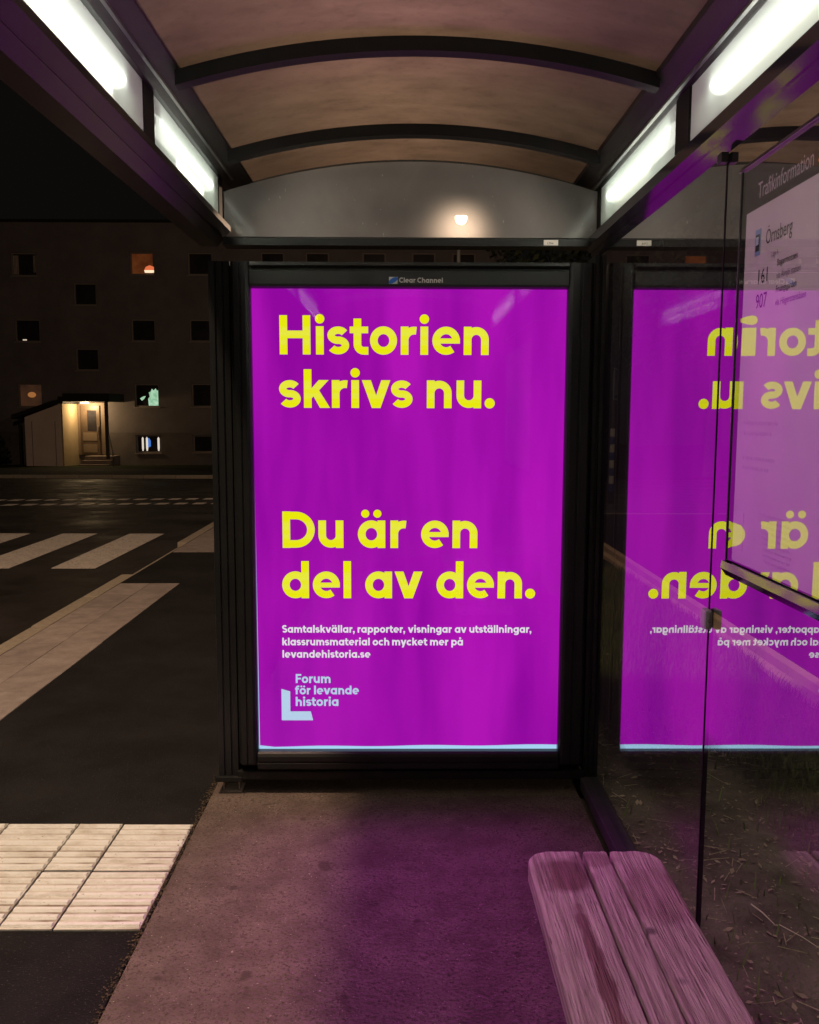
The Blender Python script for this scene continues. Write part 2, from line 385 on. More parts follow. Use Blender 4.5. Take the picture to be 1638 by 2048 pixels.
# verge behind the glass wall
def verge_h(x, y): return .012 * math.sin(3 * x + 1.3 * y) + .01 * math.sin(7.1 * y + 2 * x)
b = MB(); NX, NY = 22, 130
for j in range(NY + 1):
    for i in range(NX + 1):
        x = .77 + 1.28 * i / NX; y = -3 + 16 * j / NY; b.v.append((x, y, .034 + verge_h(x, y)))
for j in range(NY):
    for i in range(NX):
        q = j * (NX + 1) + i; b.f.append((q, q + 1, q + NX + 2, q + NX + 1)); b.m.append(0)
def verge_material():                              # bare soil by the glass giving way to turf further out
    m = M_SOIL.copy(); nt = m.node_tree; N, L = nt.nodes, nt.links; pb = N['Principled BSDF']
    src = pb.inputs['Base Color'].links[0].from_socket
    tc = N.new('ShaderNodeTexCoord'); dt = N.new('ShaderNodeVectorMath'); dt.operation = 'DOT_PRODUCT'; dt.inputs[1].default_value = (2.25, 1.5, 0)
    nz = N.new('ShaderNodeTexNoise'); nz.inputs['Scale'].default_value = 3.5; nz.inputs['Detail'].default_value = 9
    ad = N.new('ShaderNodeMath'); ad.operation = 'MULTIPLY_ADD'; ad.inputs[1].default_value = 3.0
    mr = N.new('ShaderNodeMapRange'); mr.inputs[1].default_value = 9.1; mr.inputs[2].default_value = 10.3
    mx = N.new('ShaderNodeMix'); mx.data_type = 'RGBA'; mx.inputs[7].default_value = (.032, .042, .014, 1)
    L.new(tc.outputs['Object'], dt.inputs[0]); L.new(tc.outputs['Object'], nz.inputs['Vector'])
    L.new(nz.outputs['Fac'], ad.inputs[0]); L.new(dt.outputs['Value'], ad.inputs[2]); L.new(ad.outputs[0], mr.inputs[0])
    L.new(mr.outputs[0], mx.inputs[0]); L.new(src, mx.inputs[6]); L.new(mx.outputs[2], pb.inputs['Base Color'])
    return m
P(b.build('verge_soil', verge_material(), smooth=True), kind='structure')
for x in (2.10, 2.245):
    e = MB(); e.box(x - .032, x + .032, 2.5, 13, -.1, .05)
    P(e.build('path_edging', mat('pale_edging', (.88, .62, .42), .7, col2=(.80, .56, .36), scale=9, bump=.2)), kind='structure')

# ------------------------------------------------------------------ bus shelter
SX = .04                                            # shelter centre line
shelter = empty('bus_shelter', (SX, 1.3, 0), 'dark framed bus shelter with curved smoky roof and glowing side light strips', 'bus shelter')
parts = []
def sp(o): parts.append(o); return o
Y0 = -1.0
# posts with extruded grooves
def post(x0, x1, y0, y1, z0, z1):
    b = MB(); w = x1 - x0; g = .006; n = 3; pts = []
    for i in range(n):
        a, c = x0 + w * i / n, x0 + w * (i + 1) / n
        pts += [(a + .002, y0 + g), (a + .004, y0), (c - .004, y0), (c - .002, y0 + g)]
    m = len(range(n)); yb = y1
    pts += [(x1, yb), (x0, yb)]
    b.prism(pts, lambda p, t: (p[0], p[1], t), z0, z1)
    return b
sp(post(-.715, -.632, 3.285, 3.40, .075, 2.034).build('post', M_FRAME))
sp(post(.706, .770, 3.285, 3.40, .04, 2.06).build('post', M_FRAME))
for x in (-.70, .76): sp(boxo('post', M_FRAME, None, x - .035, x + .035, Y0, Y0 + .08, .0, 2.09, bevel=.004))
b = MB(); b.box(-.725, -.620, 3.27, 3.41, .055, .075); sp(b.build('foot_plate', M_FRAME_W, bevel=.003))
b = MB()                                            # U shaped foot bracket
b.box(-.700, -.694, 3.30, 3.36, 0.0, .055); b.box(-.640, -.634, 3.30, 3.36, 0.0, .055); b.box(-.71, -.625, 3.29, 3.37, .004, .010)
sp(b.build('foot_bracket', M_STEEL))
# side beams (under the light strips): front lip, underside groove
def beam(poly):
    b = MB(); b.prism(poly, lambda p, t: (p[0], t, p[1]), Y0, 3.42)
    return b
sp(beam([(-.650, 2.183), (-.650, 2.163), (-.672, 2.140), (-.675, 2.143), (-.679, 2.139), (-.677, 2.135), (-.702, 2.110), (-.765, 2.110), (-.765, 2.188), (-.690, 2.192)]).build('side_beam', M_RAIL))
sp(beam([(.699, 2.140), (.699, 2.108), (.7130, 2.0913), (.7160, 2.0945), (.7195, 2.0905), (.7165, 2.0872), (.7364, 2.0635), (.757, 2.0635), (.835, 2.0635), (.835, 2.185), (.747, 2.187)]).build('side_beam', M_RAILG))
# end beam
b = MB()
b.prism([(3.36, 2.105), (3.36, 2.130), (3.372, 2.138), (3.44, 2.138), (3.44, 2.105)], lambda p, t: (t, p[0], p[1]), -.67, .73)
sp(b.build('end_beam', M_FRAME))
lab = boxo('number_label', mat('label_white', (.62, .60, .55), .5), None, .528, .582, 3.3575, 3.3595, 2.108, 2.1275); sp(lab)
def plain_text(text, x, z, size, y, m, parent, name):
    cu = bpy.data.curves.new('t', 'FONT'); cu.body = text; cu.size = size; cu.resolution_u = 3
    to = bpy.data.objects.new('t', cu); COL.objects.link(to); bpy.context.view_layer.update()
    me = bpy.data.meshes.new_from_object(to.evaluated_get(bpy.context.evaluated_depsgraph_get()))
    bpy.data.objects.remove(to); bpy.data.curves.remove(cu)
    for v in me.vertices: v.co = Vector((x + v.co.x, y, z + v.co.y))
    me.materials.clear(); me.materials.append(m); return obj(name, me, parent)
plain_text('1794', .539, 2.1105, .0125, 3.3570, mat('label_ink', (.03, .03, .03), .7), lab, 'label_number')
# gutters above the light strips
for s, xi, xo, gz in ((-1, -.588, -.80, .023), (1, .668, .86, -.010)):
    poly = [(xi, 2.392), (xi + s * .004, 2.372), (xi + s * .035, 2.352), (xi + s * .060, 2.338), (xi + s * .085, 2.330), (xo, 2.330), (xo, 2.42), (xi + s * .02, 2.42)]
    poly = [(p[0], p[1] + gz * max(0, min(1, (2.392 - p[1]) / .05))) for p in poly]
    b = MB(); b.prism(poly, lambda p, t: (p[0], t, p[1]), Y0, 3.56); sp(b.build('gutter', M_GUTTER, bevel=.002))
    b = MB(); b.prism([(xi + s * .050, 2.342 + gz), (xi + s * .052, 2.336 + gz), (xi + s * .060, 2.334 + gz), (xi + s * .058, 2.343 + gz)], lambda p, t: (p[0], t, p[1]), Y0, 3.44)
    sp(b.build('gutter_trim', M_SILVER))
# mullions between the light strips
for s, xi, mz in ((-1, -.684, 2.355), (1, .738, 2.322)):
    for y0, y1 in ((Y0, Y0 + .1), (.72, .80), (2.425, 2.525) if s < 0 else (2.35, 2.465), (3.375, 3.44)):
        a, c = sorted((xi, xi + s * .09)); sp(boxo('mullion', M_RIB, None, a, c, y0, y1, 2.175, mz, bevel=.003))
# light strips: housing > tube, diffuser
for s, xi, dz, pz0, pz1 in ((-1, -.686, .036, 2.193, 2.352), (1, .742, .004, 2.179, 2.318)):
    for y0, y1 in ((-.89, .715), (.805, 2.42), (2.53, 3.37)) if s < 0 else ((-.89, .715), (.805, 2.345), (2.47, 3.37)):
        b = MB(); xb = xi + s * .082
        b.box(*sorted((xb, xb + s * .006)), y0, y1, pz0 - .005, pz1 + .001)
        b.box(*sorted((xi + s * .012, xb)), y0, y1, pz0 - .011, pz0 - .005); b.box(*sorted((xi + s * .012, xb)), y0, y1, pz1 + .0015, pz1 + .006)
        h = sp(b.build('light_strip', M_HOUSE))
        te = .13 if y0 < 1 else .07
        t = MB(); xt = xi + s * .026; zz = 2.268 + dz
        t.tube([(xt, y0 + te, zz), (xt, y1 - te, zz)], (.023), 16)
        o = t.build('tube', M_TUBE, h, smooth=True)
        for e0, e1 in ((y0 + .02, y0 + te - .002), (y1 - te + .002, y1 - .02)):
            c = MB(); c.box(*sorted((xt - .004, xt + .012)), e0, e1, zz - .009, zz + .009); c.build('tube_holder', mat('holder_white', (.45, .47, .45), .5), h)
        g = MB(); g.box(*sorted((xi, xi + s * .004)), y0 + .001, y1 - .001, pz0, pz1)
        g.build('diffuser', M_DIFF, h)
        la = bpy.data.lights.new('strip_fill_light', 'AREA'); la.shape = 'RECTANGLE'; la.size, la.size_y = y1 - y0 - .50, .06
        la.energy = 8.0 * (y1 - y0) / 1.6; la.spread = math.radians(150); la.color = (1, .86, .70)
        lo = bpy.data.objects.new('strip_fill_light', la); COL.objects.link(lo); lo.location = (xi - s * .004, (y0 + y1) / 2, 2.262); lo.parent = h
        lo.rotation_euler = Matrix(((0, s * .35, s * .937), (1, 0, 0), (0, .937, -.35))).to_3x3().to_euler() if False else Vector((-s * .85, 0, -.53)).to_track_quat('-Z', 'Y').to_euler()
        lo.visible_camera = lo.visible_glossy = False
        la = bpy.data.lights.new('strip_fill_light', 'AREA'); la.shape = 'RECTANGLE'; la.size, la.size_y = y1 - y0 - .1, .06  # unseen lamp added facing outward to brighten the verge and tiles
        la.energy = 13.0 * (y1 - y0) / 1.6; la.color = (1, .90, .76); la.spread = math.radians(150)
        lo = bpy.data.objects.new('strip_fill_light', la); COL.objects.link(lo); lo.location = (xb + s * .012, (y0 + y1) / 2, 2.262); lo.parent = h
        lo.rotation_euler = Vector((s * .8, 0, -.6)).to_track_quat('-Z', 'Y').to_euler(); lo.visible_camera = lo.visible_glossy = False
# roof: arc panels between ribs
AR, AZ = 2.34, 2.47 - 2.34
def arc(x, dr=0): return AZ + math.sqrt((AR + dr) ** 2 - (x - SX) ** 2)
xs = [SX - .64 + 1.28 * i / 28 for i in range(29)]
def roof_strip(y0, y1, dr0, dr1, x0=-1, x1=1, n=28):
    b = MB()
    poly = [(x, arc(x, dr0)) for x in xs] + [(x, arc(x, dr1)) for x in reversed(xs)]
    N_ = len(xs); v0 = len(b.v)
    for y in (y0, y1): b.v += [(p[0], y, p[1]) for p in poly]
    T = len(poly)
    for i in range(T):
        j = (i + 1) % T; b.f.append((i, j, T + j, T + i)); b.m.append(0)
    for i in range(N_ - 1):
        for o_ in (0, T):
            b.f.append((o_ + i, o_ + i + 1, o_ + T - 2 - i, o_ + T - 1 - i)); b.m.append(0)
    return b
ry = [-.28, 1.05, 2.42, 3.12]
def roof_sheet(y0, y1):
    b = MB()
    ny = 6
    for j in range(ny + 1):
        for x in xs: b.v.append((x, y0 + (y1 - y0) * j / ny, arc(x)))
    for j in range(ny):
        for i in range(len(xs) - 1):
            q = j * len(xs) + i; b.f.append((q, q + 1, q + len(xs) + 1, q + len(xs))); b.m.append(0)
    return b
bounds = [Y0] + [y + .02 for y in ry] + [3.56]
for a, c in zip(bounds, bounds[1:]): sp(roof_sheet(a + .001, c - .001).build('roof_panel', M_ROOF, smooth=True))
for y in ry: sp(roof_strip(y, y + .042, -.040, -.003).build('roof_rib', M_RIB))
sp(roof_strip(3.565, 3.60, -.12, .02).build('roof_fascia', M_FRAME))
# clear end panel with arched top
b = MB(); N_ = 24; xl, xr = -.672, .735
def top(x): return 2.312 + .108 * (1 - ((x - SX) / .70) ** 2)
for side, y in ((0, 3.405), (1, 3.411)):
    b.v += [(xl + (xr - xl) * i / N_, y, 2.1385) for i in range(N_ + 1)] + [(xl + (xr - xl) * i / N_, y, top(xl + (xr - xl) * i / N_)) for i in range(N_ + 1)]
for i in range(N_): b.f.append((i, i + 1, N_ + 2 + i, N_ + 1 + i)); b.m.append(0)
T = 2 * (N_ + 1)
for i in range(N_): b.f.append((T + i, T + i + 1, T + N_ + 2 + i, T + N_ + 1 + i)); b.m.append(1)
sp(b.build('end_panel', [M_END, M_CLEAR]))
# glass side wall: mirror-like inner face, plain outer face
for y0, y1, gm in ((2.036, 3.283, M_GLASS_F), (.45, 2.030, M_GLASS_N), (-.95, .444, M_GLASS_N)):
    b = MB(); b.box(.7295, .7375, y0, y1, .075, 2.0630, mi=1); b.m[4] = 0
    # face index 4 is the inner (minus x) side
    sp(b.build('glass_pane', [gm, M_CLEAR]))
b = MB(); b.box(.698, .765, -.95, 3.284, .022, .072); sp(b.build('bottom_rail', mat('rail_painted', (.05, .045, .05), .5, col2=(.03, .028, .03), scale=20, bump=.1), bevel=.004))
b = MB(); b.box(.7280, .7400, 2.0305, 2.0355, .075, 2.0630); sp(b.build('glass_joint', mat('joint_rubber', (.006, .006, .006), .7)))
# glass clamp with a small round-cornered face
b = MB(); b.box(.709, .7275, 1.998, 2.038, .978, 1.026); cl = sp(b.build('glass_clamp', mat('clamp_grey', (.30, .29, .30), .45, .3, bump=.1), bevel=.008))
b = MB(); b.box(.710, .7275, 2.018, 2.048, 2.040, 2.0625); sp(b.build('glass_clamp', M_FRAME, bevel=.003))
plain_text('C', .714, .997, .011, 1.9973, mat('clamp_mark', (.03, .03, .03), .6), cl, 'clamp_mark')
put(shelter, *parts)

# ------------------------------------------------------------------ lettering engine (geometric bold alphabet, stroke = 1 unit)
def A(cx, cy, rx, a0, a1, ry=None, n=None):
    ry = ry or rx; n = n or max(4, int(abs(a1 - a0) / 9))
    return [(cx + rx * math.cos(math.radians(a0 + (a1 - a0) * i / n)), cy + ry * math.sin(math.radians(a0 + (a1 - a0) * i / n))) for i in range(n + 1)]
XH, CH, AS = 3.45, 4.78, 4.78
bowl = ('s', A(1.70, 1.73, 1.2, 0, 360, 1.26), 1.0)
dot = lambda x, y, r_: ('p', A(x, y, r_, 0, 360)[:-1])
stem = lambda x, a, c, w=.96: ('p', [(x - w / 2, a), (x + w / 2, a), (x + w / 2, c), (x - w / 2, c)])
aa = [bowl, stem(2.95, 0, XH)]
nn = [stem(.5, 0, XH), ('s', [(.5, 1.75)] + A(1.575, 1.86, 1.075, 180, 0, 1.08) + [(2.65, 0)], 1.0)]
G = {
 'o': (3.4, .12, .12, [bowl]),
 'a': (3.45, .12, .30, aa),
 'ä': (3.45, .12, .30, aa + [dot(.95, 4.3, .50), dot(2.45, 4.3, .50)]),
 'å': (3.45, .12, .30, aa + [('s', A(1.7, 4.45, .45, 0, 360), .42)]),
 'ö': (3.4, .12, .12, [bowl, dot(.95, 4.3, .50), dot(2.45, 4.3, .50)]),
 'd': (3.45, .12, .30, [bowl, stem(2.95, 0, AS)]),
 'b': (3.45, .30, .12, [('s', A(1.75, 1.73, 1.2, 0, 360, 1.26), 1.0), stem(.5, 0, AS)]),
 'p': (3.45, .30, .12, [('s', A(1.75, 1.73, 1.2, 0, 360, 1.26), 1.0), stem(.5, -1.3, XH)]),
 'g': (3.45, .12, .30, [bowl, ('s', [(2.95, XH), (2.95, -.15)] + A(1.75, -.15, 1.2, 0, -150, .80), 1.0)]),
 'e': (3.5, .12, .12, [('s', A(1.75, 1.73, 1.25, -2, 308, 1.26), .97), ('s', [(.6, 1.70), (3.46, 1.70)], .66)]),
 'c': (3.1, .12, .05, [('s', A(1.75, 1.73, 1.25, 48, 312, 1.26), 1.0)]),
 'n': (3.15, .30, .28, nn),
 'h': (3.15, .30, .28, [stem(.5, 0, AS)] + nn[1:]),
 'm': (4.95, .30, .28, [stem(.5, 0, XH), ('s', [(.5, 1.75)] + A(1.475, 1.96, .975, 180, 0, .98) + [(2.45, 0)], 1.0), ('s', [(2.45, 1.75)] + A(3.45, 1.96, 1.0, 180, 0, .98) + [(4.45, 0)], 1.0)]),
 'u': (3.15, .28, .30, [stem(2.65, 0, XH), ('s', [(.5, XH)] + A(1.575, 1.59, 1.075, 180, 360, 1.08), 1.0)]),
 'r': (2.05, .30, .05, [stem(.5, 0, XH), ('s', [(.5, 1.6)] + A(1.7, 1.80, 1.2, 180, 78, 1.16), 1.0)]),
 'i': (1.12, .28, .28, [stem(.56, 0, XH), dot(.56, 4.36, .58)]),
 'l': (1.0, .30, .30, [stem(.5, 0, AS)]),
 't': (2.3, .0, .06, [('s', [(.95, 4.4), (.95, 1.2)] + A(1.75, 1.25, .80, 180, 270, .78) + [(2.3, .47)], 1.0), ('s', [(0, 3.02), (2.28, 3.02)], .86)]),
 'f': (2.25, .0, .0, [('s', [(.85, 0), (.85, 3.6)] + A(1.7, 3.55, .85, 180, 90, .76) + [(2.25, 4.31)], 1.0), ('s', [(0, 3.02), (2.15, 3.02)], .86)]),
 's': (2.75, .06, .06, [('s', A(1.37, 2.36, .88, 28, 262, .62) + A(1.38, 1.12, .90, 84, -152, .64), .95)]),
 'k': (3.2, .30, .0, [stem(.5, 0, AS), ('p', [(.95, 1.15), (.95, 2.40), (1.90, XH), (3.12, XH)]), ('p', [(1.05, 1.75), (1.75, 2.45), (3.28, 0), (2.02, 0)])]),
 'v': (3.55, .0, .0, [('p', [(0, XH), (1.12, XH), (2.32, 0), (1.24, 0)]), ('p', [(3.55, XH), (2.43, XH), (1.24, 0), (2.32, 0)])]),
 'y': (3.55, .0, .0, [('p', [(0, XH), (1.12, XH), (2.32, .3), (1.30, -.05)]), ('p', [(3.55, XH), (2.43, XH), (.72, -1.3), (1.84, -1.3)])]),
 'H': (3.86, .30, .30, [stem(.5, 0, CH), stem(3.36, 0, CH), ('s', [(.5, 2.45), (3.36, 2.45)], .98)]),
 'D': (4.05, .30, .12, [stem(.5, 0, CH * .955), ('s', [(.5, 4.06), (1.7, 4.06)] + A(1.7, 2.28, 1.85, 90, -90, 1.78) + [(.5, .5)], 1.0)]),
 'S': (3.2, .12, .10, [('s', A(1.6, 3.42, 1.08, 28, 262, .86) + A(1.62, 1.40, 1.10, 84, -152, .90), 1.0)]),
 'F': (2.9, .30, .05, [stem(.5, 0, CH), ('s', [(.5, 4.28), (2.9, 4.28)], 1.0), ('s', [(.5, 2.35), (2.7, 2.35)], .95)]),
 'C': (4.0, .12, .05, [('s', A(2.3, 2.39, 1.85, 48, 312, 1.92), 1.0)]),
 '.': (1.3, .10, .05, [dot(.65, .62, .64)]),
 ',': (1.2, .05, .05, [dot(.62, .55, .58), ('p', [(.5, .1), (1.2, .5), (.75, -.9), (.2, -.9)])]),
}
def glyph_geo(ch):
    """list of quads/polys (2D) for one glyph"""
    out = []
    for st in G[ch][3]:
        if st[0] == 'p': out.append([st[1]])
        else:
            pts, w = st[1], st[2]; quads = []; closed = (abs(pts[0][0] - pts[-1][0]) + abs(pts[0][1] - pts[-1][1])) < 1e-4
            L_, R_ = [], []
            for i, p in enumerate(pts):
                q0 = pts[i - 1] if i > 0 else (pts[-2] if closed else p); q1 = pts[i + 1] if i < len(pts) - 1 else (pts[1] if closed else p)
                dx, dy = q1[0] - q0[0], q1[1] - q0[1]; l = math.hypot(dx, dy) or 1
                nx, ny = -dy / l * w * .475, dx / l * w * .475
                L_.append((p[0] + nx, p[1] + ny)); R_.append((p[0] - nx, p[1] - ny))
            for i in range(len(pts) - 1): quads.append([L_[i], L_[i + 1], R_[i + 1], R_[i]])
            out.append(quads)
    return out
def layout(text, space=1.75):
    x = 0; pos = []; prev = None
    for ch in text:
        if ch == ' ': x += space; prev = None; continue
        w, lb, rb, _ = G[ch]
        if prev is not None: x += lb + prev
        pos.append((ch, x)); x += w; prev = rb
    return pos, x
def plane_fn(origin, right, up, out):               # 2D -> 3D on a sheet; k lifts overlapping strokes apart
    o, r_, u_, n_ = map(Vector, (origin, right, up, out))
    return lambda x, y, k=0: tuple(o + r_ * x + u_ * y + n_ * (k * .00012))
def letter_mesh(ch, s, m):
    b = MB()
    for k, st in enumerate(glyph_geo(ch)):
        for q in st: b.face([(x * s, -k * .00012, y * s) for x, y in q])
    return b.mesh('letter', m)
def text_line(text, x0, x1, z, y, m, parent, name='letter', single=None, cache={}):
    """text standing in the plane y, from x0 to x1 with its baseline at z"""
    pos, w = layout(text); s = (x1 - x0) / w
    if single:
        b = MB()
        for ch, x in pos:
            for k, st in enumerate(glyph_geo(ch)):
                for q in st: b.face([(x0 + (x + a) * s, y - k * .00012, z + c * s) for a, c in q])
        return b.build(single, m, parent)
    for ch, x in pos:
        key = (ch, round(s, 5), m.name)
        if key not in cache: cache[key] = letter_mesh(ch, s, m)
        obj(name, cache[key], parent, (x0 + x * s, y, z))

# ------------------------------------------------------------------ advertising light box
YF, YP = 3.262, 3.300
box = empty('advertising_light_box', (.027, 3.3, 0), 'tall black framed light box with a glowing purple poster at the shelter end', 'light box')
bp = []
def ba(o): bp.append(o); return o
XL, XR, ZB, ZT = -.557, .608, .176, 1.938
# casing behind, and four frame members in front
b = MB(); b.box(-.628, .700, YP + .012, 3.46, .10, 2.030); ba(b.build('casing', M_FRAME))
def member(pts, fn, a, c, name, m=M_FRAME):
    b = MB(); b.prism(pts, fn, a, c); return ba(b.build(name, m))
prof = lambda w: [(0, YP + .010), (0, YP - .022), (.006, YF + .006), (.016, YF), (w * .45, YF), (w * .48, YF + .005), (w * .54, YF + .005), (w * .57, YF), (w - .012, YF), (w, YF + .014), (w, YP + .010)]
member(prof(.072), lambda p, t: (XL - p[0], p[1], t), .130, 2.029, 'side_frame')
member(prof(.094), lambda p, t: (XR + p[0], p[1], t), .130, 2.029, 'side_frame')
member(prof(.075), lambda p, t: (t, p[1], ZB - p[0]), XL, XR, 'bottom_frame')
member([(0, YP + .010), (0, YP - .020), (.004, YF + .004), (.012, YF), (.058, YF), (.062, YF + .012), (.070, YF + .014), (.078, YF - .006), (.090, YF - .004), (.093, YF + .02), (.093, YP + .01)],
       lambda p, t: (t, p[1], ZT + p[0]), XL, XR, 'header_board')
b = MB(); b.box(-.640, .715, 3.275, 3.45, .062, .098); ba(b.build('plinth_rail', M_FRAME_W, bevel=.006))
# backlight sheet, poster print, glass
M_BACK = emit('white_backlight', (.42, .68, .95), 1.0)
M_PURP = emit('lit_purple_print', (.30, .0026, .365), 1.0, ((.46, .0075, .48), (5, 1, .8), 1.0, .36, .66))
M_YEL = emit('lit_yellow_print', (.86, .84, .004), 1.0, ((.84, .85, .22), (.2, 1, 9), 1.3, .45, .70))
M_WHT = emit('lit_white_print', (.86, .80, .88), .95)
M_BLU = emit('lit_pale_blue_print', (.52, .68, .90), .95)
ba(boxo('backlight', M_BACK, None, XL - .004, XR + .004, YP + .006, YP + .011, ZB - .004, ZT + .004))
b = MB(); npt = 20                                   # print hangs a little crooked, white shows below it
pts = [(XL - .002, ZT), (XR + .003, ZT)] + [(XR + .003 - (XR - XL + .0) * i / npt, ZB + .018 - .007 * (i / npt) + .002 * math.sin(i * .9) - (.0) ) for i in range(npt + 1)]
pts[-1] = (XL + .0035, ZB + .016)
b.prism(pts, lambda p, t: (p[0], t, p[1]), YP + .0035, YP + .0015)
poster = ba(b.build('poster', M_PURP))
YT = YP + .0009
text_line('Historien', -.456, .322, 1.699, YT, M_YEL, poster)
text_line('skrivs nu.', -.461, .347, 1.502, YT, M_YEL, poster)
text_line('Du är en', -.455, .288, .972, YT, M_YEL, poster)
text_line('del av den.', -.459, .512, .777, YT, M_YEL, poster)
text_line('Samtalskvällar, rapporter, visningar av utställningar,', -.461, .500, .642, YT, M_WHT, poster, single='small_print')
text_line('klassrumsmaterial och mycket mer på', -.461, .236, .592, YT, M_WHT, poster, single='small_print')
text_line('levandehistoria.se', -.461, -.121, .543, YT, M_WHT, poster, single='small_print')
text_line('Forum', -.411, -.276, .4425, YT, M_BLU, poster, single='small_print')
text_line('för levande', -.414, -.166, .397, YT, M_BLU, poster, single='small_print')
text_line('historia', -.412, -.246, .3505, YT, M_BLU, poster, single='small_print')
b = MB(); b.face([(x, YT, z) for x, z in ((-.467, .293), (-.345, .293), (-.354, .329), (-.433, .329), (-.433, .409), (-.467, .419))]); b.build('corner_emblem', M_BLU, poster)
b = MB(); b.box(XL - .004, XR + .004, YP - .012, YP - .008, ZB - .004, ZT + .004, mi=1); b.m[2] = 0
ba(b.build('cover_glass', [M_COVER, M_CLEAR]))
M_HDR = mat('header_lettering', (.30, .30, .30), .6)
text_line('Clear Channel', -.012, .147, 1.9555, YF - .0012, M_HDR, [o for o in bp if o.name.startswith('header_board')][0], single='header_lettering')
hb = [o for o in bp if o.name.startswith('header_board')][0]
b = MB()
b.face([(x, YF - .0010, z) for x, z in ((-.049, 1.951), (-.018, 1.951), (-.018, 1.976), (-.049, 1.976))]); b.build('header_logo', M_HDR, hb)
b = MB(); b.face([(-.0335 + .0185 * math.cos(a) * math.cos(.55) - .0085 * math.sin(a) * math.sin(.55), YF - .0016, 1.9635 + .0185 * math.cos(a) * math.sin(.55) + .0085 * math.sin(a) * math.cos(.55)) for a in [2 * math.pi * i / 24 for i in range(24)]])
b.build('header_logo', mat('logo_blue', (.012, .07, .28), .5), hb)
la = bpy.data.lights.new('sign_light', 'AREA'); la.shape = 'RECTANGLE'; la.size, la.size_y = 1.14, 1.72
la.energy = 20.0; la.spread = math.radians(112); la.color = (1.0, .035, .95)
lo = bpy.data.objects.new('sign_light', la); COL.objects.link(lo); lo.location = ((XL + XR) / 2, YP - .016, (ZB + ZT) / 2)
lo.rotation_euler = (math.radians(-90), 0, 0); lo.visible_camera = lo.visible_glossy = False
bp.append(lo)
put(box, *bp)

# ------------------------------------------------------------------ timetable case on the glass
case = empty('timetable_case', (.72, 1.25, 1.0), 'wall mounted travel information case with silver lower rim on the glass wall', 'notice case')
cp = []
KS = .997
zk = lambda z: 1.48 + (z - 1.48) * KS
CY0, CY1, CZ0, CZ1, CX_ = .62, 1.85 * KS, zk(1.15), zk(1.975), .688
XS = .698
M_CASE = mat('case_dark_rim', (.02, .019, .02), .35)
b = MB(); b.box(.7235, .7290, CY0, CY1, CZ0, CZ1); cp.append(b.build('back_plate', M_CASE))
b = MB(); b.box(CX_ + .002, .7230, CY1 - .007, CY1, CZ0, CZ1); cp.append(b.build('side_rim', M_CASE, bevel=.002)); b = MB(); b.box(CX_ + .002, .7230, CY0, CY0 + .012, CZ0, CZ1); cp.append(b.build('side_rim', M_CASE, bevel=.002))
b = MB(); b.prism([(CX_ - .002, CZ1 - .004), (CX_ + .004, CZ1 + .006), (.7290, CZ1 + .006), (.7290, CZ1 - .004)], lambda p, t: (p[0], t, p[1]), CY0, CY1); cp.append(b.build('top_rim', M_SILVER))
b = MB(); b.prism([(CX_ - .004, CZ0 + .020), (CX_ - .006, CZ0 + .004), (CX_ + .006, CZ0 - .012), (.7290, CZ0 - .016), (.7290, CZ0 + .020)], lambda p, t: (p[0], t, p[1]), CY0, CY1); cp.append(b.build('bottom_rim', M_RIM))
b = MB(); b.box(XS, XS + .002, CY0 + .013, CY1 - .008, zk(1.885), CZ1 - .006); hd = b.build('header_strip', mat('header_strip_dark', (.007, .005, .008), .6)); cp.append(hd)
b = MB(); b.box(XS, XS + .002, CY0 + .013, CY1 - .020, CZ0 + .024, zk(1.8845)); sh = b.build('timetable_sheet', mat('paper', (.56, .53, .54), .8, col2=(.50, .47, .49), scale=3)); cp.append(sh)
M_INK = mat('ink', (.012, .010, .02), .8); M_INKL = mat('grey_ink', (.14, .12, .16), .8); M_FAINT = mat('faint_ink', (.50, .45, .50), .8); M_HT = mat('header_ink', (.42, .38, .42), .7); M_OR = mat('header_orange', (.55, .22, .05), .7)
def info(text, yl, yr, z, size, m, parent, name, dx=.0006):
    cu = bpy.data.curves.new('t', 'FONT'); cu.body = text; cu.size = size; cu.resolution_u = 3
    to = bpy.data.objects.new('t', cu); COL.objects.link(to)
    bpy.context.view_layer.update()
    me = bpy.data.meshes.new_from_object(to.evaluated_get(bpy.context.evaluated_depsgraph_get()))
    bpy.data.objects.remove(to); bpy.data.curves.remove(cu)
    w = max(v.co.x for v in me.vertices); sx = (yl - yr) / w
    for v in me.vertices: v.co = Vector((XS - dx, (yl - v.co.x * sx) * .983, zk(z + v.co.y)))
    me.materials.clear(); me.materials.append(m)
    return obj(name, me, parent)
# rays meet the sheet a little deeper than the cover, so positions sit further along the wall
info('Trafikinformation', 1.800, 1.562, 1.902, .044, M_HT, hd, 'header_lettering')
info('SL', 1.548, 1.49, 1.902, .046, M_OR, hd, 'header_lettering')
b = MB(); b.box(XS - .001, XS - .0003, 1.765 * .99, 1.790 * .99, zk(1.792), zk(1.842)); ic = b.build('bus_symbol', mat('symbol_blue', (.16, .30, .48), .6), sh)
b = MB(); b.box(XS - .0016, XS - .0011, 1.769 * .99, 1.786 * .99, zk(1.800), zk(1.832)); b.build('bus_symbol', M_INK, ic)
b = MB(); b.box(XS - .0022, XS - .0017, 1.771 * .99, 1.784 * .99, zk(1.812), zk(1.827)); b.build('bus_symbol', mat('symbol_light', (.4, .5, .6), .6), ic)
info('Örnsberg', 1.752, 1.634, 1.806, .040, M_INK, sh, 'timetable_lettering')
info('Läge A', 1.722, 1.690, 1.778, .014, M_INKL, sh, 'timetable_lettering')
info('161', 1.788, 1.736, 1.735, .040, M_INK, sh, 'timetable_lettering')
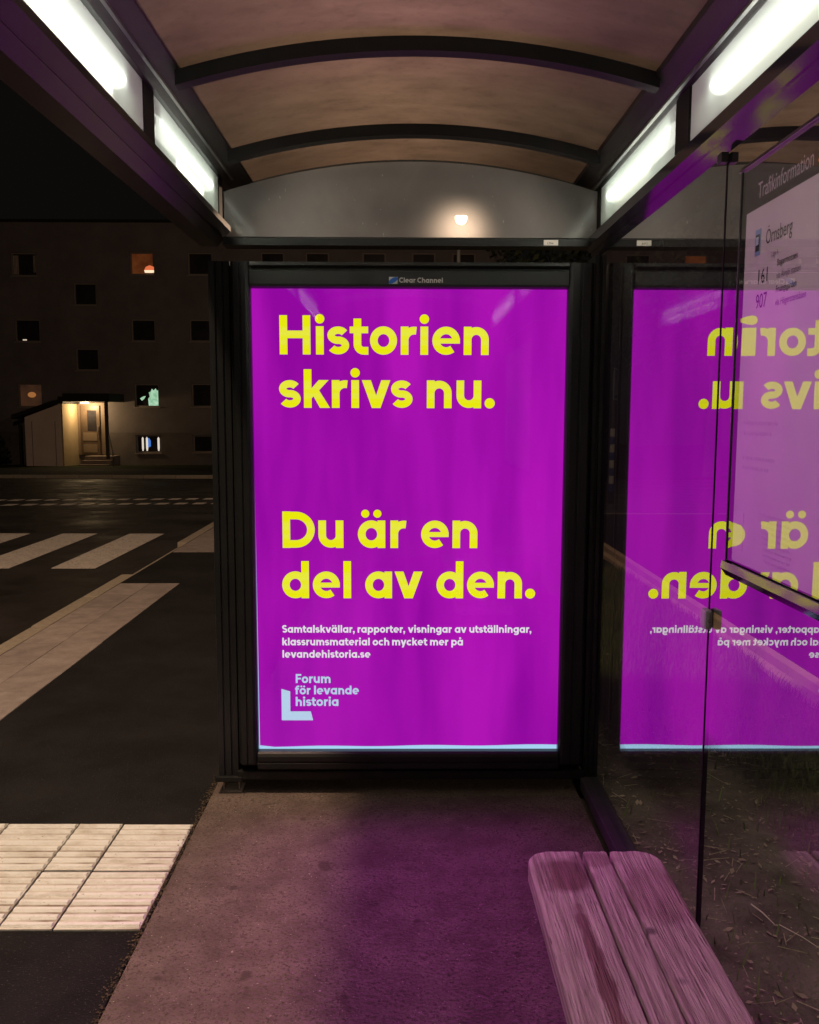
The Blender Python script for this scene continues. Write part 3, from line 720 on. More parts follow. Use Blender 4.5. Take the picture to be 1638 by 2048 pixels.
info('Bagarmossen', 1.694, 1.606, 1.757, .018, M_INK, sh, 'timetable_lettering')
info('via Älvsjö station', 1.694, 1.592, 1.733, .018, M_INKL, sh, 'timetable_lettering')
info('907', 1.788, 1.734, 1.688, .040, M_INK, sh, 'timetable_lettering')
info('Fruängsgården', 1.694, 1.606, 1.708, .018, M_INK, sh, 'timetable_lettering')
info('via Hägerstensåsen', 1.694, 1.566, 1.684, .018, M_INKL, sh, 'timetable_lettering')
for i, z in enumerate((1.46, 1.44, 1.39, 1.37)):
    bb = MB(); y = 1.80
    while y > 1.80 - (.16 - .03 * (i % 2)):
        w = random.uniform(.006, .016); bb.box(XS - .0009, XS - .0003, (y - w) * KS, y * KS, zk(z), zk(z + .007)); y -= w + .003
    bb.build('fine_print', M_FAINT, sh)
for i in range(9):
    bb = MB(); y = 1.70 - .004 * i; z = 1.285 - .011 * i
    while y > 1.56:
        w = random.uniform(.006, .016); bb.box(XS - .0009, XS - .0003, (y - w) * KS, y * KS, zk(z), zk(z + .004)); y -= w + .003
    bb.build('fine_print', M_FAINT, sh)
b = MB(); b.box(XS - .001, XS - .0003, 1.775 * KS, 1.815 * KS, zk(1.20), zk(1.28)); b.build('fine_print', mat('print_block', (.55, .50, .56), .8), sh)
# acrylic cover, slightly bowed where it is held at the far edge
M_ACR = glass('acrylic_cover', .06, .62, (.95, .94, .95), power=1.2, haze=.010, hazecol=(.6, .56, .6), smear=1)
BOW, sl_, acc = [], .0120, 0.0
for q in range(400):
    BOW.append(acc); acc += sl_ * .004; sl_ = max(0, sl_ - .170 * math.exp(-(q * .004 / .085) ** 2) * .004)
b = MB(); NYc, NZc = 160, 12
for j in range(NZc + 1):
    for i in range(NYc + 1):
        y = CY0 + .012 + (CY1 - CY0 - .024) * i / NYc; z = CZ0 + .023 + (CZ1 - CZ0 - .028) * j / NZc
        e = (CY1 - y)
        bow = BOW[min(len(BOW) - 1, int(e / .004))] * math.sin(math.pi * (.12 + .76 * j / NZc)) ** .3
        b.v.append((CX_ + .004 + bow, y, z))
for j in range(NZc):
    for i in range(NYc):
        q = j * (NYc + 1) + i; b.f.append((q, q + NYc + 1, q + NYc + 2, q + 1)); b.m.append(0)
cp.append(b.build('acrylic_cover', M_ACR, smooth=True))
put(case, *cp)

# ------------------------------------------------------------------ bench
def wood():
    m = mat('weathered_wood', (.27, .20, .175), .75, col2=(.70, .58, .53), scale=2.0, detail=14, contrast=(.34, .66), stretch=(44, 1.9, 44), bump=1.0, bscale=7, spec=.25, rand=.07,
            speck=((7, .675, (.12, .08, .075)),))
    nt = m.node_tree; N, L = nt.nodes, nt.links; b = N['Principled BSDF']
    src = b.inputs['Base Color'].links[0].from_socket
    tc = N.new('ShaderNodeTexCoord'); sep = N.new('ShaderNodeSeparateXYZ'); L.new(tc.outputs['Object'], sep.inputs[0])
    nz = N.new('ShaderNodeTexNoise'); nz.inputs['Scale'].default_value = 9; nz.inputs['Detail'].default_value = 6; L.new(tc.outputs['Object'], nz.inputs['Vector'])
    def mth(op, a, c=None, d_=None):
        n = N.new('ShaderNodeMath'); n.operation = op
        for i, v in enumerate((a, c, d_)):
            if v is None: continue
            if isinstance(v, (int, float)): n.inputs[i].default_value = v
            else: L.new(v, n.inputs[i])
        return n.outputs[0]
    nc = mth('SUBTRACT', nz.outputs['Fac'], .5)
    X, Y = sep.outputs[0], sep.outputs[1]
    def blob(cx, cy, rx, ry, wob):
        dx = mth('DIVIDE', mth('SUBTRACT', X, cx), rx); dy = mth('DIVIDE', mth('SUBTRACT', Y, cy), ry)
        r_ = mth('SQRT', mth('ADD', mth('MULTIPLY', dx, dx), mth('MULTIPLY', dy, dy)))
        return mth('ADD', r_, mth('MULTIPLY', nc, wob))
    def mask(v): 
        mr = N.new('ShaderNodeMapRange'); mr.inputs[1].default_value = .74; mr.inputs[2].default_value = 1.14; mr.inputs[3].default_value = 1; mr.inputs[4].default_value = 0
        L.new(v, mr.inputs[0]); return mr.outputs[0]
    spill = mask(blob(.378, 1.855, .058, .075, 1.6))
    run = mask(blob(.372, 1.35, .016, .50, 2.2))
    damp = mask(blob(.56, 1.79, .085, .12, 1.4))
    damp2 = mask(blob(.44, 1.93, .05, .035, 1.4))
    tot = mth('MAXIMUM', mth('MAXIMUM', spill, run), mth('MULTIPLY', mth('MAXIMUM', damp, damp2), .6))
    mx = N.new('ShaderNodeMix'); mx.data_type = 'RGBA'; mx.blend_type = 'MULTIPLY'
    L.new(mth('MULTIPLY', tot, .85), mx.inputs[0]); L.new(src, mx.inputs[6]); mx.inputs[7].default_value = (.36, .20, .18, 1)
    kn = N.new('ShaderNodeTexVoronoi'); kn.inputs['Scale'].default_value = 6.5; L.new(tc.outputs['Object'], kn.inputs['Vector'])
    km = N.new('ShaderNodeMapRange'); km.inputs[1].default_value = .05; km.inputs[2].default_value = .11; km.inputs[3].default_value = .35; km.inputs[4].default_value = 1
    L.new(kn.outputs['Distance'], km.inputs[0])
    m2 = N.new('ShaderNodeMix'); m2.data_type = 'RGBA'; m2.blend_type = 'MULTIPLY'; m2.inputs[0].default_value = 1
    L.new(mx.outputs[2], m2.inputs[6]); L.new(km.outputs[0], m2.inputs[7]); L.new(m2.outputs[2], b.inputs['Base Color'])
    rr = N.new('ShaderNodeMapRange'); rr.inputs[3].default_value = .75; rr.inputs[4].default_value = .42; L.new(tot, rr.inputs[0]); L.new(rr.outputs[0], b.inputs['Roughness'])
    return m
M_WOOD = wood()
bench = empty('bench', (.45, 1.0, 0), 'weathered wooden three plank bench with rounded end beside the glass wall', 'bench')
def plank(x0, x1, cl=0, cr=0):
    y1, y0 = 1.972, .15; pts = [(x0, y0)] + [(x1, y0)]
    jag = lambda: random.uniform(-.0018, .0018)
    n = 9
    if cr:
        pts += [(x1 - cr + cr * math.cos(a), y1 - cr + cr * math.sin(a) + jag()) for a in [math.pi / 2 * i / n for i in range(n + 1)]]
    else: pts += [(x1, y1 - .003)]
    k = 6; xa, xb = (x1 - cr if cr else x1), (x0 + cl if cl else x0)
    pts += [(xa + (xb - xa) * i / k, y1 + jag()) for i in range(1, k)]
    if cl:
        pts += [(x0 + cl + cl * math.cos(a), y1 - cl + cl * math.sin(a) + jag()) for a in [math.pi / 2 + math.pi / 2 * i / n for i in range(n + 1)]]
    else: pts += [(x0, y1 - .002)]
    b = MB(); b.prism(pts, lambda p, t: (p[0], p[1], t), .405, .450)
    return b.mesh('plank', M_WOOD, bevel=.0045)
bo = []
for a in ((.293, .4205, .060, 0), (.4295, .4865, 0, 0), (.4935, .604, 0, .050)):
    bo.append(obj('plank', plank(*a)))
for y in (1.62, .42):
    b = MB(); b.box(.33, .57, y - .02, y + .02, .365, .404); b.box(.42, .48, y - .03, y + .03, .012, .365); b.box(.38, .52, y - .06, y + .06, .004, .012)
    bo.append(b.build('leg', M_FRAME))
put(bench, *bo)

# ------------------------------------------------------------------ street lamps
M_DPOLE = mat('lamp_pole_dark', (.012, .012, .012), .6)
M_POLE = mat('lamp_pole_steel', (.06, .058, .055), .5, .3, bump=.1)
def street_lamp(base, head, arm_y, label, watts, bulb=.09):
    M_POLE = M_DPOLE
    t = empty('street_lamp', base, label, 'street lamp', 'street lamps along the road')
    bx, by, bz = base; hx, hy, hz = head
    b = MB(); b.tube([(0, 0, 0), (0, 0, 1.2), (0, 0, hz - bz + .05)], [.08, .065, .045], 12); b.build('pole', M_POLE, t, smooth=True)
    dx, dy = hx - bx, hy - by
    b = MB(); b.tube([(0, 0, hz - bz), (dx * .5, dy * .5, hz - bz + .12), (dx * .9, dy * .9, hz - bz + .12)], .03, 8); b.build('arm', M_POLE, t, smooth=True)
    c = Vector((dx, dy, hz - bz + .10)); b = MB()
    rings = [(.19, .0), (.20, .03), (.16, .10), (.06, .15)]
    for r_, z in rings: b.v += [(c.x + r_ * math.cos(2 * math.pi * k / 20), c.y + r_ * math.sin(2 * math.pi * k / 20), c.z + z) for k in range(20)]
    for i in range(3):
        for k in range(20): l = (k + 1) % 20; b.f.append((i * 20 + k, i * 20 + l, (i + 1) * 20 + l, (i + 1) * 20 + k)); b.m.append(0)
    b.f.append(tuple(60 + k for k in range(20))); b.m.append(0)
    b.build('lamp_head', M_POLE, t, smooth=True)
    bm = bmesh.new(); bmesh.ops.create_uvsphere(bm, u_segments=16, v_segments=8, radius=bulb, matrix=Matrix.Translation(c + Vector((0, 0, -.03)))); me = bpy.data.meshes.new('bulb'); bm.to_mesh(me); bm.free()
    me.materials.append(emit('sodium_bulb', (1, .80, .55), 30)); obj('bulb', me, t)
    ld = bpy.data.lights.new('street_lamp_light', 'POINT'); ld.energy = watts; ld.color = LAMP_W; ld.shadow_soft_size = .27
    lo = bpy.data.objects.new('street_lamp_light', ld); COL.objects.link(lo); lo.parent = t; lo.location = c + Vector((0, 0, -.24))
    return t
street_lamp((1.50, 24.0, zt(24.0)), (1.43, 22.0, 6.15), 0, 'lit street lamp seen through the scratched clear panel above the poster', 500, .14)
street_lamp((-2.75, 1.2, -.10), (-2.0, 1.7, 7.1), 0, 'tall street lamp over the kerb on the open side of the shelter', 1650)

# ------------------------------------------------------------------ apartment building across the street
BY, BB = 38.0, -.80
flats = empty('apartment_building', (-12, BY, BB), 'dark rendered four storey apartment block with lit porch across the street', 'building')
fl = []
M_WALL = mat('facade_render', (.150, .130, .128), .9, col2=(.195, .172, .168), scale=.8, detail=10, bump=.3, bscale=12, spec=.1)
M_PLINTH = mat('plinth_render', (.125, .108, .104), .9, col2=(.165, .145, .138), scale=1.2, bump=.4, bscale=14, spec=.1)
M_PANE = mat('dark_window', (.040, .036, .040), .18, col2=(.02, .018, .02), scale=1.5)
M_WFR = mat('window_frame_paint', (.24, .20, .175), .6)
M_BLACK = mat('black_felt', (.010, .009, .009), .8)
# windows: x0,x1,z0,z1
wins = dict(A1=(-16.53, -15.44, 7.23, 8.20), A2=(-11.52, -10.51, 7.30, 8.24), A3=(-9.08, -8.02, 7.30, 8.24),
            S1=(-13.94, -12.97, 6.02, 6.96), S2=(-13.95, -12.97, 3.29, 4.23),
            B1=(-16.49, -15.42, 4.49, 5.45), B15=(-11.55, -10.52, 4.52, 5.46), B2=(-9.08, -8.02, 4.52, 5.46),
            C1=(-16.48, -15.44, 1.72, 2.74), C2=(-11.50, -10.44, 1.75, 2.74), C3=(-9.05, -8.02, 1.75, 2.76),
            D1=(-11.50, -10.40, -.23, .55), D2=(-9.04, -7.98, -.20, .55))
k = 0
for cx in (-5.5, -3.6, -1.2, .9, 2.6):
    for row in (7.30, 4.52, 1.75):
        wins['R%d' % k] = (cx - .5, cx + .5, row, row + .96); k += 1
for cx in (-19, -21.5, -24):
    for row in (7.30, 4.52, 1.75): wins['R%d' % k] = (cx - .5, cx + .5, row, row + .96); k += 1
XA, XB, ZTOP = -26.0, 4.4, 9.45
xsb = sorted({XA, XB, *[w[0] for w in wins.values()], *[w[1] for w in wins.values()]})
zsb = sorted({BB, .655, ZTOP, *[w[2] for w in wins.values()], *[w[3] for w in wins.values()]})
wl, pl = MB(), MB()
inside = lambda x, z: any(w[0] < x < w[1] and w[2] < z < w[3] for w in wins.values())
for xa, xc in zip(xsb, xsb[1:]):
    for za, zc in zip(zsb, zsb[1:]):
        if inside((xa + xc) / 2, (za + zc) / 2): continue
        tgt, y = (pl, BY - .04) if zc <= .656 else (wl, BY)
        tgt.face([(xa, y, za), (xc, y, za), (xc, y, zc), (xa, y, zc)])
for w in wins.values():
    y0 = BY - .04 if w[2] < .5 else BY
    for a, c in (((w[0], w[2]), (w[1], w[2])), ((w[1], w[2]), (w[1], w[3])), ((w[1], w[3]), (w[0], w[3])), ((w[0], w[3]), (w[0], w[2]))):
        wl.face([(a[0], y0, a[1]), (c[0], y0, c[1]), (c[0], BY + .14, c[1]), (a[0], BY + .14, a[1])])
wl.face([(XB, BY, BB), (XB, BY + 11, BB), (XB, BY + 11, ZTOP), (XB, BY, ZTOP)]); wl.face([(XA, BY, BB), (XA, BY + 11, BB), (XA, BY + 11, ZTOP), (XA, BY, ZTOP)])
wl.face([(XA, BY + 11, BB), (XB, BY + 11, BB), (XB, BY + 11, ZTOP), (XA, BY + 11, ZTOP)])
pl.face([(XA, BY - .04, .655), (XB, BY - .04, .655), (XB, BY, .66), (XA, BY, .66)])
fl += [wl.build('wall', M_WALL), pl.build('plinth', M_PLINTH)]
b = MB(); b.prism([(BY - .12, ZTOP), (BY - .12, ZTOP + .10), (BY + 11.12, ZTOP + .10), (BY + 11.12, ZTOP)], lambda p, t: (t, p[0], p[1]), XA - .3, XB + .3)
fl.append(b.build('roof', M_BLACK))
M_GLOW_O = emit('dim_orange_room', (.12, .028, .008), .45, ((.20, .055, .015), (1, 1, 1), 3, .3, .7))
M_GLOW_D = emit('dim_brown_room', (.030, .014, .008), .8, ((.06, .025, .012), (1, 1, 1), 2, .3, .7))
for key, w in wins.items():
    x0, x1, z0, z1 = w; low = z0 < .5
    f = MB(); t_ = .06
    yy0, yy1 = BY + .06, BY + .12
    f.box(x0 + .002, x1 - .002, yy0, yy1, z0 + .002, z0 + t_); f.box(x0 + .002, x1 - .002, yy0, yy1, z1 - t_, z1 - .002)
    f.box(x0 + .002, x0 + t_, yy0, yy1, z0 + t_ + .001, z1 - t_ - .001); f.box(x1 - t_, x1 - .002, yy0, yy1, z0 + t_ + .001, z1 - t_ - .001)
    wo = f.build('window', M_WFR); fl.append(wo)
    pm = M_PANE
    if key == 'A2': pm = M_GLOW_O
    if key in ('C1',): pm = M_GLOW_D
    b = MB(); b.box(x0 + t_ * .8, x1 - t_ * .8, BY + .125, BY + .135, z0 + t_ * .8, z1 - t_ * .8); b.build('pane', pm, wo)
    sl = MB(); sl.box(x0 - .04, x1 + .04, (BY - .10 if low else BY - .06), BY + .06, z0 - .045, z0 + .0015); sl.build('sill', M_WFR, wo)
    yl = BY + .118
    if key == 'A2':                                 # a hanging lamp shade
        b = MB(); pts = [(-.17, .0), (-.21, .08), (-.18, .20), (-.06, .28), (.06, .28), (.18, .20), (.21, .08), (.17, 0)]
        for (r0, za), (r1, zb) in (((.21, .0), (.24, .10)), ((.24, .10), (.17, .24)), ((.17, .24), (.03, .30))):
            for q in range(14):
                a0, a1 = 2 * math.pi * q / 14, 2 * math.pi * (q + 1) / 14
                b.face([(-10.70 + r0 * math.cos(a0), BY - .22 + .28 + r0 * .2 * math.sin(a0), 7.40 + za), (-10.70 + r0 * math.cos(a1), BY + .06 + r0 * .2 * math.sin(a1), 7.40 + za),
                        (-10.70 + r1 * math.cos(a1), BY + .06 + r1 * .2 * math.sin(a1), 7.40 + zb), (-10.70 + r1 * math.cos(a0), BY + .06 + r1 * .2 * math.sin(a0), 7.40 + zb)], 0 if za >= .1 else 1)
        b.build('lamp_shade', [emit('red_shade', (.75, .16, .06), 1.0), emit('shade_glow', (1, .78, .50), 1.1)], wo)
    if key == 'C1':
        bm = bmesh.new(); bmesh.ops.create_uvsphere(bm, u_segments=12, v_segments=8, radius=.15, matrix=Matrix.Translation((-15.93, BY + .10, 2.26)) @ Matrix.Diagonal((1.2, .2, .8, 1))); me = bpy.data.meshes.new('lamp_shade'); bm.to_mesh(me); bm.free()
        me.materials.append(emit('amber_shade', (.36, .14, .04), .9)); obj('lamp_shade', me, wo)
    if key == 'B1':
        b = MB(); b.box(-16.22, -16.05, yl, yl + .01, 4.56, 4.61); b.build('lamp_shade', emit('small_glow', (.8, .66, .5), .8), wo)
    if key == 'A1':
        cm = mat('curtain', (.5, .42, .36), .9, col2=(.2, .17, .15), stretch=(14, 1, 1), scale=2)
        b = MB(); b.box(-16.48, -16.25, yl, yl + .01, 7.32, 8.1); b.build('curtain', cm, wo)
        b = MB(); b.box(-15.63, -15.52, yl, yl + .01, 7.4, 8.1); b.build('curtain', cm, wo)
    if key == 'C2':                                 # green lit leaves of a pot plant behind the pane
        b = MB(); gm = [emit('green_lit_plant', (.20, .46, .26), .95, ((.46, .72, .50), (1, 1, 1), 7, .3, .65))]
        outl = [(-10.93, 1.80), (-10.50, 1.80), (-10.50, 2.50), (-10.56, 2.44), (-10.62, 2.55), (-10.70, 2.46), (-10.78, 2.53), (-10.84, 2.40), (-10.92, 2.38), (-10.88, 2.2), (-10.95, 2.1)]
        b.prism(outl, lambda p, t: (p[0], t, p[1]), yl, yl + .004)
        b.prism([(-11.30, 2.12), (-11.22, 2.02), (-11.12, 2.10), (-11.05, 2.22), (-11.16, 2.20)], lambda p, t: (p[0], t, p[1]), yl, yl + .004)
        b.build('plant', gm, wo)
    if key == 'D1':
        cm = emit('bright_slats', (.85, .75, .62), .9)
        for x, ww in ((-11.24, .08), (-11.06, .09), (-10.56, .09)):
            cb = MB(); cb.prism([(x - ww / 2, -.02), (x - ww * .28, -.14), (x + ww * .28, -.14), (x + ww / 2, -.02), (x + ww * .5, .40), (x, .47), (x - ww * .5, .40)], lambda p, t: (p[0], t, p[1]), yl, yl + .01); cb.build('curtain', cm, wo)
        cb = MB(); cb.prism([(-11.02, .0), (-10.90, .06), (-10.90, .30), (-10.97, .42), (-11.0, .42)], lambda p, t: (p[0], t, p[1]), yl + .002, yl + .01); cb.build('curtain', emit('blue_light', (.06, .22, .70), .9), wo)
        cb = MB(); cb.box(x0 + .07, x1 - .07, yl + .011, yl + .014, z0 + .07, z1 - .07); cb.build('curtain', emit('dim_room', (.020, .016, .018), 1), wo)
# porch: annex with sloped roof, inner wall, door, canopy, steps
M_PORCH = mat('porch_render', (.82, .66, .58), .85, col2=(.74, .58, .50), scale=1.5, bump=.3, bscale=14, spec=.1)
M_PORCHW = mat('porch_yellow', (.42, .33, .20), .85, col2=(.38, .29, .18), scale=1.5, spec=.1)
YPQ = 36.2
K = YPQ / BY                                        # outlines measured on the facade plane, set forward
b = MB()
xa, xc, zlo, zhi = -16.25 * K, -14.70 * K, BB, (1.30 - 1.48) * K + 1.48
b.prism([(xa, zlo), (xc, zlo), (xc, 1.86), (xa, zhi)], lambda p, t: (p[0], t, p[1]), YPQ, BY - .005); ann = b.build('porch_wall', M_PORCH); fl.append(ann)
for xx in (-14.95 * K, -15.95 * K):
    b = MB(); b.box(xx - .012, xx + .012, YPQ - .012, YPQ - .001, BB + .06, 1.15); b.build('batten', M_WFR, ann)
b = MB(); b.box(xc + .002, xc + .06, YPQ + .05, BY - .006, BB, 1.86); fl.append(b.build('porch_side', M_PORCHW))
b = MB(); b.prism([(-16.75 * K, 1.24), (-14.76 * K, 1.86), (-14.76 * K, 2.02), (-15.0 * K, 1.98), (-16.75 * K, 1.40)], lambda p, t: (p[0], t, p[1]), YPQ - .15, BY - .006); fl.append(b.build('porch_roof', M_BLACK))
b = MB(); b.box(-14.55 * K, -12.55 * K, YPQ - .1, BY - .007, 1.95, 2.28); b.box(-14.76 * K, -14.55 * K - .001, YPQ - .1, BY - .007, 1.87, 2.15); can = b.build('canopy', M_BLACK); fl.append(can)
# entrance: wall tone behind the door, door, side post
b = MB(); b.box(-14.15, -12.78, BY - .10, BY - .045, -.30, 1.93); fl.append(b.build('door_surround', mat('surround', (.18, .13, .09), .6)))
b = MB(); b.box(-13.78, -12.98, BY - .16, BY - .105, -.29, 1.80); dr = b.build('door', mat('door_wood', (.09, .06, .04), .45, col2=(.13, .09, .06), scale=3)); fl.append(dr)
b = MB(); b.box(-13.50, -13.12, BY - .168, BY - .162, .72, 1.60); b.build('door_pane', M_PANE, dr)
for z in (.30, -.20):
    b = MB(); b.box(-13.70, -13.10, BY - .175, BY - .162, z, z + .36); b.build('door_panel', mat('door_panel', (.20, .15, .10), .5), dr)
b = MB(); b.tube([(-13.02, BY - .20, .95), (-13.06, BY - .23, .7), (-13.02, BY - .20, .45)], .018, 6); b.build('handle', M_SILVER, dr)
b = MB(); b.box(-12.80 * K, -12.68 * K, YPQ, YPQ + .1, -.40, 1.95); fl.append(b.build('porch_post', mat('post_brown', (.07, .05, .04), .6)))
for i in range(3):
    fl.append(boxo('step', mat('step_stone', (.22, .17, .14), .8), None, -14.05 * K + .02 * i, -12.75 * K, YPQ + .1 + .3 * i, BY - .17, BB + .16 * i, BB + .16 * (i + 1) - .002))
b = MB(); b.tube([(-12.72 * K, YPQ + .1, .72), (-12.2 * K, YPQ - .9, -.1)], .02, 6); b.tube([(-12.2 * K, YPQ - .9, -.1), (-12.2 * K, YPQ - .9, BB)], .02, 6); fl.append(b.build('handrail', M_POLE))
b = MB(); b.tube([(-16.45 * K, YPQ - .06, 1.25), (-16.45 * K, YPQ - .06, BB)], .05, 8); fl.append(b.build('downpipe', M_BLACK))
b = MB(); b.box(-13.62, -13.32, BY - .60, BY - .40, 1.88, 1.945); el = b.build('entrance_lamp', emit('entrance_bulb', (1, .78, .48), 3.0)); fl.append(el)
ld = bpy.data.lights.new('entrance_light', 'POINT'); ld.energy = 110; ld.color = (1, .70, .36); ld.shadow_soft_size = .12
lo = bpy.data.objects.new('entrance_light', ld); COL.objects.link(lo); lo.location = (-13.35, BY - .7, 1.78)
put(flats, *fl); put(flats, lo)

# ------------------------------------------------------------------ crossing sign on a striped post
sg = empty('pedestrian_crossing_sign', (3.72, 15.5, -.10), 'blue crossing sign with pale triangle on a blue and white striped post', 'road sign')
M_SB = mat('sign_blue', (.02, .05, .30), .5); M_SW = mat('sign_white', (.75, .72, .66), .5); M_SY = mat('sign_yellow', (.62, .42, .16), .5)
z = .22; i = 0
b = MB(); b.tube([(0, 0, 0), (0, 0, .219)], .055, 10); b.build('post_foot', M_BLACK, sg)
while z < 1.20:
    b = MB(); b.tube([(0, 0, z), (0, 0, z + .138)], .042, 10); b.build('post_band', M_SB if i % 2 == 0 else M_SW, sg, smooth=False); z += .139; i += 1
b = MB(); b.tube([(0, 0, z), (0, 0, 2.32)], .03, 8); b.build('post', M_POLE, sg)
b = MB(); b.box(-.27, .27, -.045, -.035, 1.86, 2.36); pb = b.build('sign_plate', M_SB, sg, bevel=.004); pb.rotation_euler = (0, 0, math.radians(70))
b = MB(); b.face([(-.22, -.0475, 1.92), (.22, -.0475, 1.92), (0, -.0475, 2.31)]); b.build('sign_triangle', M_SY, pb)
b = MB(); b.box(-.30, .30, -.034, -.028, 1.835, 2.385); b.build('sign_border', M_SW, pb)

# ------------------------------------------------------------------ vegetation
def foliage(b, c, rad, n, size, squash=.8):
    cl = [(random.gauss(0, .45), random.gauss(0, .45), random.gauss(0, .42)) for _ in range(max(6, n // 90))]
    for i in range(n):
        q = random.choice(cl)
        p = Vector((q[0] + random.gauss(0, .20), q[1] + random.gauss(0, .20), q[2] + random.gauss(0, .17)))
        p = Vector(c) + Vector((p.x * rad, p.y * rad, p.z * rad * squash))
        a = Vector((random.gauss(0, 1), random.gauss(0, 1), random.gauss(0, 1))).normalized(); e = a.orthogonal().normalized()
        s_ = size * random.uniform(.6, 1.3); f = a.cross(e)
        b.face([p - e * s_, p + f * s_ * .5, p + e * s_, p - f * s_ * .5])
def tree(base, h, rad, n, label, group):
    t = empty('tree', base, label, 'tree', group)
    b = MB(); b.tube([(0, 0, 0), (.06, 0, h * .3), (-.05, .05, h * .62)], [.20, .15, .08], 8)
    for k in range(6):
        a = k * 1.05 + .3; z = h * (.32 + .05 * k)
        b.tube([(0, 0, z), (math.cos(a) * rad * .4, math.sin(a) * rad * .4, z + h * .14), (math.cos(a) * rad * .7, math.sin(a) * rad * .7, z + h * .24)], [.07, .04, .015], 6)
    b.build('trunk', M_BARK, t)
    b = MB(); foliage(b, (0, 0, h * .66), rad, n, .16, .85); b.build('crown', M_FOLI, t)
tree((9.5, 27, zt(27)), 8.5, 3.0, 5200, 'dark leafy tree behind the striped crossing post', 'trees beyond the crossing')
tree((6.4, 34, zt(34)), 9.5, 3.2, 5200, 'dark tree beyond the end of the apartment block', 'trees beyond the crossing')
tree((14.5, 22, zt(22)), 9.0, 3.4, 5200, 'wide dark tree farthest right behind the glass wall', 'trees beyond the crossing')
for (x, y, rr, h, lb) in ((-17.0, 36.6, .75, .55, 'low dark shrub against the wall left of the porch'),):
    t = empty('shrub', (x, y, BB), lb, 'shrub'); b = MB(); foliage(b, (0, 0, h), rr, 900, .09, .7); b.build('leaf_mass', M_FOLI, t)
    b = MB()
    for k in range(5): b.tube([(0, 0, 0), (math.cos(k) * .3, math.sin(k) * .3, h)], [.03, .01], 5)
    b.build('stem', M_BARK, t)

# grass and litter on the verge
def vz(x, y): return .034 + verge_h(x, y)
b = MB()
cnt = 0
while cnt < 34000:
    x = random.uniform(.80, 2.03); y = 1.0 + 7.0 * random.random() ** 1.3
    g = .35 + .7 * math.sin(2.6 * x + .9 * y) + .6 * math.sin(3.7 * y - 2.1 * x + 1) + 1.5 * (y - 3.0 - 1.5 * (1.6 - x))
    if random.random() > max(.025, min(1, .25 + .45 * g)): 
        cnt += .04; continue
    cnt += 1
    h = random.uniform(.03, .085) * (1.2 if g > .5 else .8); a = random.uniform(0, 6.28); w = random.uniform(.0018, .0035); ln = random.uniform(.2, .9) * h
    dx, dy = math.cos(a), math.sin(a); z = vz(x, y) - .003
    b.face([(x - dy * w, y + dx * w, z), (x + dy * w, y - dx * w, z), (x + dx * ln * .45 + dy * w * .7, y + dy * ln * .45 - dx * w * .7, z + h * .6), (x + dx * ln * .45 - dy * w * .7, y + dy * ln * .45 + dx * w * .7, z + h * .6)])
    b.face([(x + dx * ln * .45 - dy * w * .7, y + dy * ln * .45 + dx * w * .7, z + h * .6), (x + dx * ln * .45 + dy * w * .7, y + dy * ln * .45 - dx * w * .7, z + h * .6), (x + dx * ln, y + dy * ln, z + h)])
P(b.build('grass', M_BLADE), kind='stuff')
b = MB()
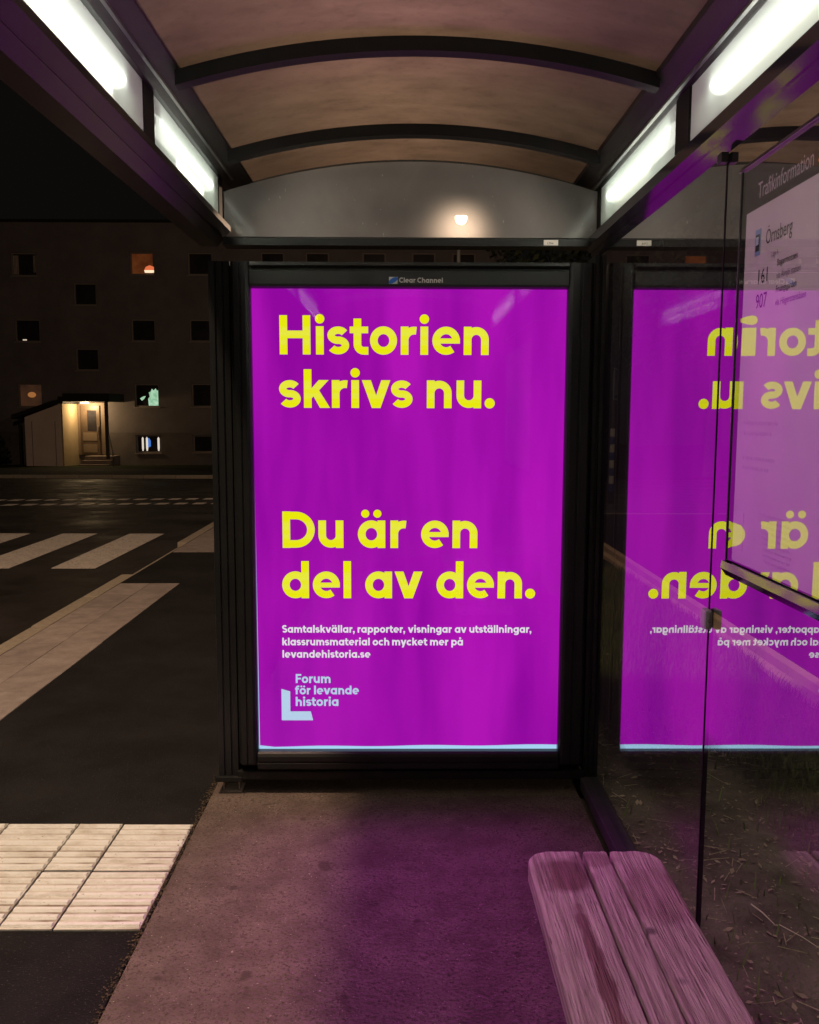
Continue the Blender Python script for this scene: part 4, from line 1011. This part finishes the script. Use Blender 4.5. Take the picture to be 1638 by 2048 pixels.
for i in range(4600):
    x = random.uniform(.79, 2.03); y = .8 + 5 * random.random() ** 1.5; s_ = .004 + .014 * random.random() ** 2.2; a = random.uniform(0, 6.28)
    c, sn = math.cos(a), math.sin(a); z = vz(x, y) + random.uniform(.002, .012); t1, t2 = random.uniform(-.4, .4), random.uniform(-.4, .4)
    pts = [(-s_, 0), (-.2 * s_, .45 * s_), (s_, 0), (-.2 * s_, -.45 * s_)]
    b.face([(x + p[0] * c - p[1] * sn, y + p[0] * sn + p[1] * c, z + p[0] * t1 + p[1] * t2) for p in pts])
P(b.build('fallen_leaves', M_LEAF), kind='stuff')
b = MB()
for i in range(900):
    x = random.uniform(.79, 2.0); y = random.uniform(.8, 6); l = random.uniform(.02, .09); a = random.uniform(0, 6.28); z = vz(x, y) + .008
    b.tube([(x, y, z), (x + l * math.cos(a), y + l * math.sin(a), z + random.uniform(0, .01))], random.uniform(.0006, .0016), 4)
P(b.build('plant_litter', mat('litter', (.30, .22, .14), .8, col2=(.55, .44, .30), scale=30)), kind='stuff')
def stalk(name, p0, p1, rad, m, label, cat):
    t = empty(name, p0, label, cat); dv = Vector(p1) - Vector(p0); b = MB()
    b.tube([(0, 0, 0), dv * .5 + Vector((0, 0, .004)), dv], [rad, rad * .9, rad * .5], 6)
    o = b.build(name, m); bpy.data.objects.remove(t); o.location = p0; P(o, label, cat); return o
stalk('straw_stalk', (1.02, 2.40, .062), (1.045, 2.30, .062), .0022, M_STRAW, 'short bright yellow straw lying on the soil right of the bench', 'straw')
stalk('straw_stalk', (1.06, 2.30, .06), (1.13, 2.17, .06), .0013, M_STRAW, 'thin long straw lying nearest the lower right corner', 'straw')
stalk('twig', (1.02, 3.05, .065), (1.17, 3.20, .065), .0035, M_TWIG, 'brown twig lying on leaf litter below the poster reflection', 'twig')
stalk('twig', (.95, 3.55, .065), (1.00, 3.62, .065), .003, M_TWIG, 'short brown twig lying close to the shelter corner post', 'twig')

b = MB()
for i in range(130):
    x = random.uniform(-.70, .66); y = random.uniform(1.6, 3.2); s_ = random.choice((.0015, .002, .003, .006)); a = random.uniform(0, 6.28)
    c, sn = math.cos(a), math.sin(a); pts = [(-s_, 0), (-.2 * s_, .5 * s_), (s_, .1 * s_), (.1 * s_, -.5 * s_)]
    b.face([(x + p[0] * c - p[1] * sn, y + p[0] * sn + p[1] * c, .0055 + random.uniform(0, .002)) for p in pts])
P(b.build('floor_litter', mat('floor_litter', (.05, .04, .03), .8, col2=(.30, .24, .17), scale=60, contrast=(.45, .6))), kind='stuff')
